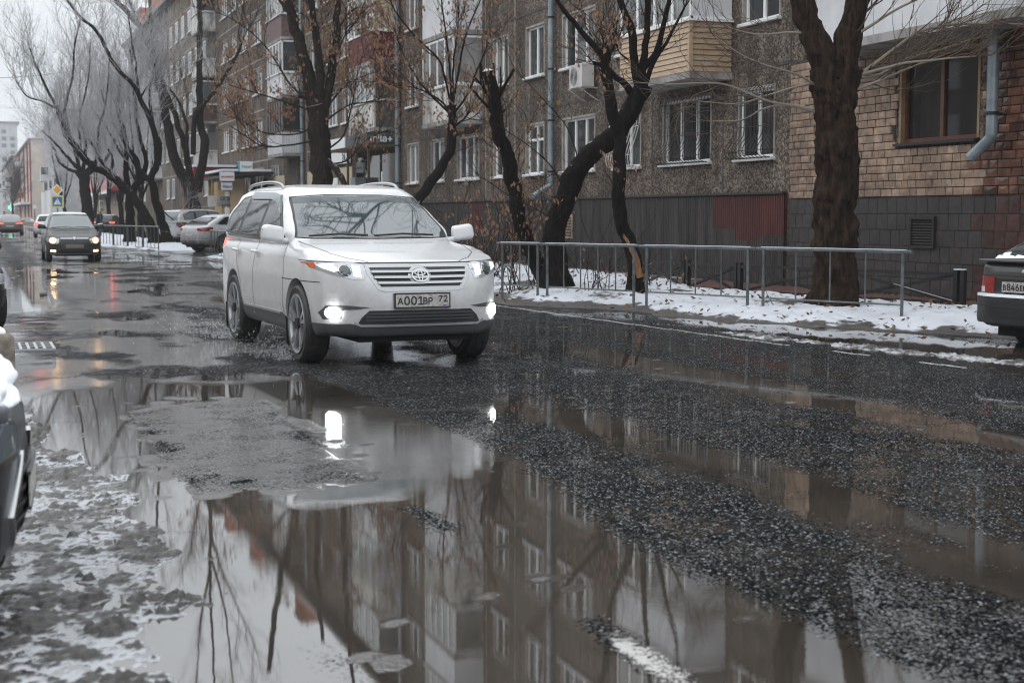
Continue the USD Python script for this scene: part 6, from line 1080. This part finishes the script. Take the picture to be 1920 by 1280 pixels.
T.sprout(85, 2.2, .016, 2, .2, 1, which=list(range(1, 9)), up=.45, kids=(6, 5), spread=.8); T.sprout(30, 1.8, .014, 2, .4, .95, which=[0], up=.6, kids=(5, 5)); T.tips_out(2.0, .014, 3, 2); T.done("twig_grey")
T = Tree("tree", "upright dark tree crossing behind the long leaning one", (246, 445), 69.0, .1)
T.limb([(243, 452), (244, 410), (243, 375), (252, 352), (266, 335)], .29, .2, "trunk", sides=14, rough=.2, n=60)
T.limb([(262, 340), (255, 300), (240, 280), (220, 245), (205, 215), (190, 170)], .18, .06); T.limb([(244, 380), (236, 320), (236, 270), (225, 230), (222, 180), (225, 120)], .2, .06); T.limb([(266, 338), (275, 300), (262, 260), (255, 210), (250, 150), (245, 90)], .16, .05); T.limb([(236, 300), (215, 270), (200, 240), (170, 200)], .1, .04)
T.sprout(70, 2.2, .016, 2, .2, 1, which=[1, 2, 3, 4], up=.45, kids=(6, 5)); T.tips_out(2.0, .014, 4, 2); T.done("twig_frost")
T = Tree("tree", "dark forked tree leaning left beside the parked estate car", (308, 446), 68.0, .1)
T.limb([(314, 455), (305, 420), (292, 375), (288, 350), (285, 335), (296, 305)], .29, .18, "trunk", sides=14, rough=.2, n=70)
T.limb([(290, 345), (272, 330), (255, 310), (235, 270), (228, 225), (222, 195)], .2, .08, dd=1); T.limb([(296, 310), (290, 250), (265, 190), (250, 160), (215, 120), (180, 60), (140, 20), (110, -30)], .19, .06, dd=-1.5, n=90); T.limb([(296, 310), (300, 270), (285, 230), (282, 180), (290, 120)], .16, .05); T.limb([(262, 185), (280, 160), (300, 140)], .06, .03); T.limb([(262, 183), (252, 110), (245, 60), (235, 0)], .08, .03); T.limb([(288, 380), (310, 400), (325, 412)], .05, .03, "branch")
T.sprout(80, 2.3, .016, 2, .2, 1, which=[1, 2, 3, 4, 5], up=.45, kids=(6, 5)); T.tips_out(2.0, .014, 4, 2); T.done("twig_grey")
T = Tree("tree", "stout pollard tree with a broad frosted head beyond the black hatchback", (163, 425), 104.0, .1)
T.limb([(166, 436), (164, 400), (160, 365), (158, 335), (150, 322)], .50, .45, "trunk", sides=14, rough=.2, n=60)
for px in ([(152, 325), (125, 315), (110, 300), (95, 260), (88, 200)], [(150, 322), (140, 280), (125, 220), (118, 150)], [(156, 322), (160, 270), (150, 200), (150, 120)], [(160, 325), (185, 290), (190, 220), (195, 140)], [(162, 328), (195, 305), (215, 260), (230, 200)], [(154, 322), (130, 300), (105, 270), (80, 245)]): T.limb(px, .2, .05, dd=rng.uniform(-3, 3))
T.sprout(120, 2.8, .02, 2, .15, 1, which=list(range(1, 7)), up=.45, kids=(7, 6)); T.tips_out(2.4, .016, 5, 2); T.done("twig_frost")
for j, (px, D, hgt, lab) in enumerate(((205, 128, 11, "frosted bare tree far behind before the awning shop"), (228, 112, 12, "frosted bare tree between the far tree trunks"), (120, 150, 12, "frosted bare tree above the crossing sign"), (178, 140, 13, "tall frosted bare tree behind the stout pollard"), (265, 96, 12, "frosted bare tree just behind the dark forked one"), (22, 235, 11, "dark bare tree at the far left end of the street"))):
    T = Tree("tree", lab, (px, 430), D, .1); y0 = 404 + 1.4 * FPX / D; ppm = FPX / D
    T.limb([(px, y0), (px + rng.normal() * 2, y0 - 1.3 * ppm), (px + rng.normal() * 3, y0 - 3 * ppm)], .28, .2, "trunk", sides=10, n=30)
    for _ in range(6):
        dx = rng.uniform(-1.7, 1.7); T.limb([(px, y0 - rng.uniform(2.2, 3.0) * ppm), (px + dx * .5 * ppm, y0 - rng.uniform(4, 5) * ppm), (px + dx * 1.1 * ppm, y0 - hgt * rng.uniform(.55, .8) * ppm)], .13, .04, dd=rng.uniform(-2.5, 2.5), sides=7)
    T.sprout(70, 2.6, .02, 2, .1, 1, which=list(range(1, 7)), up=.5, kids=(6, 6)); T.tips_out(2.2, .016, 4, 2); T.done("twig_frost" if j < 5 else "twig")
# street trees of the near side, outside the picture, mirrored in the car's side windows
for j, (x_, y_) in enumerate(((-5.0, 38.0), (-5.5, 52.0), (-6.0, 70.0))):
    D_ = np.array([x_, y_]) @ (FW[:2] / np.linalg.norm(FW[:2])); px_ = 960 + FPX * math.tan(math.atan2(x_, y_) - YAW); pm = FPX / D_; yb = 404 + 1.4 * pm
    T = Tree("tree", ("bare street tree on the near kerb outside the picture, nearest", "bare street tree on the near kerb outside the picture, middle", "bare street tree on the near kerb outside the picture, farthest")[j], (px_, 480), D_, .0)
    T.limb([(px_, yb), (px_ + 6, yb - 1.5 * pm), (px_, yb - 3 * pm)], .24, .2, "trunk", n=30)
    for q in range(5): dx = (q - 2) * .9; T.limb([(px_, yb - 2.6 * pm), (px_ + dx * .6 * pm, yb - 4.5 * pm), (px_ + dx * pm, yb - (7 + q % 2) * pm)], .12, .04, dd=rng.uniform(-2, 2), sides=7)
    T.sprout(40, 1.8, .018, 2, .1, 1, which=[1, 2, 3, 4, 5], up=.5, kids=(4, 4)); T.done("twig")
# thin saplings and bramble canes on the verge
for px, py, D, h, lab, n, lv in ((905, 470, 30.0, 1.8, "thicket of thin shoots with ochre keys behind the white car's mirror", 26, 420), (1115, 545, 24.8, .9, "thin bare shoots beside the tree with the orange streak", 12, 12), (1240, 500, 26, .8, "sparse thin shoots in the snow before the grey sheets", 9, 8), (960, 520, 25.5, 1.2, "bare thin shoots at the foot of the pollarded tree", 18, 60), (1120, 360, 31, 3.0, "tall thin sapling before the wide ground-floor window", 5, 0)):
    T = Tree("shrub", lab, (px, py), D, .1); T.t.SetCustomDataByKey("category", "shrub"); o = origin[str(T.t.GetPath())].copy(); o[2] = .1
    for _ in range(n): T.grow(o + [rng.normal() * .25, rng.normal() * .25, 0], [rng.normal() * .45, rng.normal() * .45, 1], h * rng.uniform(.6, 1.2), .009, 1, .1, .3, .7, (4, 3))
    T.done("twig", leaves=lv, leaf=.08)

# ------------------------------------------------------------------ signs, people, small things
sx, sy = 6.75, 133.0; c = at_depth(107.5, 378, 126.0); sx, sy = c[0], c[1]
t = thing("crossing_sign", "blue and white pedestrian crossing sign with lime border on a post", "road sign", (sx, sy, 0))
obj("post", MB().tube([(0, .06, 0), (0, .06, 4.6)], .045, 8), "rail_dark", t); zc = c[2]; h = .52
obj("border", MB().box(-h, h, -.02, .03, zc - h, zc + h), "sign_lime", t); obj("panel", MB().box(-h * .74, h * .74, -.034, -.0205, zc - h * .74, zc + h * .74), "sign_blue", t)
obj("triangle", MB().poly([(-h * .62, -.0345, zc - h * .5), (h * .62, -.0345, zc - h * .5), (0, -.0345, zc + h * .58)], (0, 0, 0), (0, -.008, 0)), "sign_white", t)
obj("walker", MB().bar((-.02, -.047, zc + .06), (.03, -.047, zc - .07), .07, .008).bar((.02, -.047, zc - .06), (-.10, -.047, zc - .22), .05, .008).bar((.03, -.047, zc - .06), (.13, -.047, zc - .20), .05, .008).bar((-.01, -.047, zc + .03), (.10, -.047, zc - .03), .035, .008).tube([(-.01, -.044, zc + .13), (-.01, -.052, zc + .13)], .045, 10), "ink", t)
c2 = at_depth(107, 356, 126.0); q = .50
t = thing("priority_sign", "yellow diamond priority road sign with white rim above the crossing sign", "road sign", (sx, sy - .01, 0))
dia = lambda r, y: [(r, y, c2[2]), (0, y, c2[2] + r), (-r, y, c2[2]), (0, y, c2[2] - r)]
obj("rim", MB().poly(dia(q, -.03), (0, 0, 0), (0, .04, 0)), "sign_white", t); obj("panel", MB().poly(dia(q * .68, -.042), (0, 0, 0), (0, .011, 0)), "sign_yellow", t)
p = at_depth(190, 386, 92.0)
t = thing("crossing_sign", "crossing sign seen edge-on with lime border by the far railing", "road sign", (p[0], p[1], 0), math.radians(68))
obj("post", MB().tube([(0, .05, 0), (0, .05, 3.0)], .035, 8), "rail_dark", t); obj("border", MB().box(-.34, .34, -.02, .02, p[2] - .34, p[2] + .34), "sign_lime", t); obj("panel", MB().box(-.25, .25, -.034, -.0205, p[2] - .25, p[2] + .25), "sign_blue", t); obj("triangle", MB().poly([(-.2, -.0345, p[2] - .17), (.2, -.0345, p[2] - .17), (0, -.0345, p[2] + .2)], (0, 0, 0), (0, -.006, 0)), "sign_white", t)
p = on_plane(22, 389, 10.6)
t = thing("pharmacy_cross", "glowing green pharmacy cross sign far down the street", "illuminated sign", tuple(p)); r = p[1] / FPX
obj("cross", MB().box(-6 * r, 6 * r, -.1, .1, -2.2 * r, 2.2 * r).box(-2.2 * r, 2.2 * r, -.11, .11, -6 * r, 6 * r), "cross_green", t); obj("bracket", MB().box(0, 1.0, -.03, .03, -.05, .05), "rail_dark", t)
p = on_plane(65, 388, 9.2); t = thing("round_lamp", "white round sign disc by the cream house shops", "sign", tuple(p)); r = p[1] / FPX * 3.6; obj("disc", MB().tube([(0, -.05, 0), (0, .05, 0)], r, 18), "far_white", t); obj("post", MB().tube([(0, .1, r), (0, .1, -p[2])], .08, 6), "rail_dark", t)
p = on_plane(95, 366, 12.4); t = thing("shop_sign", "small green shop sign on the low white shop", "sign", tuple(p)); r = p[1] / FPX; obj("panel", MB().box(-4 * r, 4 * r, -.06, .06, -4.5 * r, 4.5 * r), "cross_green" if False else "sign_teal", t)
p = on_plane(150, 367, 12.6); t = thing("shop_sign", "red and white shop sign beyond the stout pollard tree", "sign", tuple(p)); r = p[1] / FPX; obj("panel", MB().box(-6 * r, 6 * r, -.06, .06, -5 * r, 5 * r), "far_white", t); obj("lettering", MB().bar((-5 * r, -.07, -4 * r), (5 * r, -.07, 4 * r), 2 * r, .01).bar((-5 * r, -.07, 4 * r), (5 * r, -.07, -4 * r), 2 * r, .01), "sign_red", t)

def person(label, loc, rz, sc=1.0, stride=.22):
    t = thing("person", label, "person", loc, rz)
    J = dict(hip=(0, 0, .95), chest=(.02, 0, 1.30), neck=(.03, 0, 1.46), head=(.05, 0, 1.62), hl=(0, .10, .92), hr=(0, -.10, .92), kl=(.10 + stride * .3, .10, .50), kr=(-.02 - stride * .2, -.10, .50), al=(stride, .10, .09), ar=(-stride - .05, -.10, .10), sl=(.02, .19, 1.40), sr=(.02, -.19, 1.40), el=(-.06, .25, 1.14), er=(.08, -.25, 1.14), wl=(.02, .26, .90), wr=(.22, -.24, .95), tl=(stride + .17, .10, .05), tr=(-stride + .10, -.10, .05))
    R = dict(hip=.15, chest=.17, neck=.07, head=.105, hl=.11, hr=.11, kl=.075, kr=.075, al=.055, ar=.055, sl=.075, sr=.075, el=.055, er=.055, wl=.04, wr=.04, tl=.045, tr=.045)
    bones = [("hip", "chest"), ("chest", "sl"), ("chest", "sr"), ("chest", "neck"), ("neck", "head"), ("hip", "hl"), ("hip", "hr"), ("hl", "kl"), ("hr", "kr"), ("kl", "al"), ("kr", "ar"), ("al", "tl"), ("ar", "tr"), ("sl", "el"), ("sr", "er"), ("el", "wl"), ("er", "wr"), ("sl", "sr")]
    m = Manifold()
    for a, b in bones: m = m + ball_hull([(*(np.array(J[a]) * sc), R[a] * sc), (*(np.array(J[b]) * sc), R[b] * sc)])
    for s, w in (("l", J["wl"]), ("r", J["wr"])):
        for k in range(4): m = m + ball_hull([(w[0] * sc + .01 * (k - 1.5), w[1] * sc, w[2] * sc, .02), (w[0] * sc + .018 * (k - 1.5), w[1] * sc, w[2] * sc - .12 - .01 * (k % 2), .010)])
        m = m + ball_hull([(w[0] * sc + .02, w[1] * sc, w[2] * sc, .018), (w[0] * sc + .06, w[1] * sc, w[2] * sc - .06, .011)])
    m = smooth_solid(m.refine_to_length(.05), 3); obj("body", m, "skin", t, smooth=True)
    z = lambda a: Manifold.cube((4, 4, 4), True).translate((0, 0, a))
    coat = inflate(m, .022); coat = (coat.trim_by_plane((0, 0, 1), .62 * sc).trim_by_plane((0, 0, -1), -1.47 * sc)); obj("coat", coat, "cloth_dark", t, smooth=True)
    obj("trousers", inflate(m, .014).trim_by_plane((0, 0, -1), -.80 * sc).trim_by_plane((0, 0, 1), .12 * sc), "cloth_dark", t, smooth=True); obj("shoes", inflate(m, .012).trim_by_plane((0, 0, -1), -.118 * sc), "under", t, smooth=True); obj("hat", inflate(m, .02).trim_by_plane((.25, 0, 1), 1.63 * sc), "cloth_dark", t, smooth=True)
p = at_depth(187, 420, 112.0); person("person in dark coat and hat walking on the pavement beyond the far railing", (p[0], p[1], .05), math.radians(120))
p = at_depth(7, 425, 126.0); person("person in dark coat crossing beside the far saloon at the left edge", (p[0], p[1], 0), math.radians(10))

g = on_ground(52, 651); t = thing("drain_grate", "black cast-iron drain grate with square openings in the gutter slush", "drain grate", (g[0], g[1], 0.0))
b = MB(); W2, L2 = .24, .42
obj("pit", MB().box(-W2 + .01, W2 - .01, -L2 + .01, L2 - .01, .002, .006), "under", t); obj("frame", MB().box(-W2 - .03, W2 + .03, -L2 - .03, -L2, .0, .02).box(-W2 - .03, W2 + .03, L2, L2 + .03, .0, .02).box(-W2 - .03, -W2, -L2, L2, .0, .02).box(W2, W2 + .03, -L2, L2, .0, .02), "satin", t)
for i in range(1, 6): x = -W2 + 2 * W2 * i / 6; obj("bar", MB().box(x - .014, x + .014, -L2, L2, .007, .02), "satin", t)
for i in range(1, 3): y = -L2 + 2 * L2 * i / 3; obj("cross_bar", MB().box(-W2, W2, y - .02, y + .02, .0075, .021), "satin", t)
g = on_ground(8, 700, .05); o = g[:2] + [-.34, .3]
t = thing("concrete_block", "weathered concrete block with snow on top at the left edge", "concrete block", (o[0], o[1], 0), .1)
obj("block", smooth_solid(ball_hull([(sx_ * .36, sy_ * .28, z, .05) for sx_ in (-1, 1) for sy_ in (-1, 1) for z in (.04, .34)]).refine_to_length(.05), 1), "old_block", t, smooth=50); obj("block_snow", ball_hull([(sx_ * .30, sy_ * .22, .40, .045) for sx_ in (-1, 1) for sy_ in (-1, 1)] + [(0, 0, .44, .05)]), "fresh_snow", t, smooth=True)
# overhead wire top left
a, b2 = np.array([-4.0, 150, 14.5]), np.array([13.9, 104, 12.9]); u = np.linspace(0, 1, 30)[:, None]
t = thing("overhead_wire", "thin dark overhead cable crossing the sky at top left", "cable", tuple(a)); q = a + (b2 - a) * u; q[:, 2] -= 1.2 * (4 * u * (1 - u))[:, 0]; obj("cable", MB().tube(q, .025, 5), "rail_dark", t, world=True)
# water thrown up by the wheels: fine droplets
rd = np.random.default_rng(12); hd = np.array([math.sin(.0538), -math.cos(.0538)]); lf = np.array([math.cos(.0538), math.sin(.0538)]); oc = np.array([3.878, 14.377]); Pd, Rd = [], []
for x0, y0, n in ((-.15, -.95, 700), (-2.95, -.95, 800), (-.1, .85, 260), (-3.3, 0, 400)):
    for _ in range(n):
        tt = rd.exponential(.55); yy = y0 + rd.normal() * (.10 + .12 * tt) - (.18 * tt if y0 < 0 else -.15 * tt); zz = abs(rd.normal()) * (.05 + .10 * min(tt, 1.2)); xy = oc + hd * (x0 - tt) + lf * yy; Pd.append([xy[0], xy[1], .01 + zz]); Rd.append(rd.uniform(.0018, .0055))
v, f = trimesh.creation.icosphere(0).vertices, trimesh.creation.icosphere(0).faces; V = (np.array(Pd)[:, None] + np.array(Rd)[:, None, None] * v[None] * [1, 1, 1.3]).reshape(-1, 3); F = (np.arange(len(Pd))[:, None, None] * len(v) + f[None]).reshape(-1, 3)
tag(obj("water_spray", (V, F), "drop", None, True), "fine spray of water droplets thrown up behind the white car's wheels", "spray", kind="stuff")

# fallen leaves and dead stalks on the verge
rd = np.random.default_rng(31); n = 900; yy = 13 + 17 * rd.random(n) ** 1.2; xx = kerbx(yy) - .3 + (innerx(yy) - kerbx(yy) + .2) * rd.random(n) ** 1.3
zz = .20 * sstep(xx - kerbx(yy), -.25, 1.0) + .045; l = rd.uniform(.02, .055, n)[:, None]; th = rd.random(n) * 6.28; ax = np.stack([np.cos(th), np.sin(th), rd.normal(0, .3, n)], 1); sd = np.stack([-np.sin(th), np.cos(th), rd.normal(0, .4, n)], 1); c = np.stack([xx, yy, zz], 1)
V = np.stack([c - ax * l, c + sd * l * .5, c + ax * l, c - sd * l * .5], 1).reshape(-1, 3); k = np.arange(n)[:, None] * 4
tag(obj("fallen_leaves", (V, np.vstack([k + [0, 1, 2], k + [0, 2, 3]])), "old_leaf", None), "brown fallen leaves scattered on the snowy verge", "leaves", kind="stuff")
# melting snow and cold drizzle thicken the air down the street
obj("haze", MB().box(-60, 60, -40, 900, -1.4, 60), "haze", None, kind="stuff")
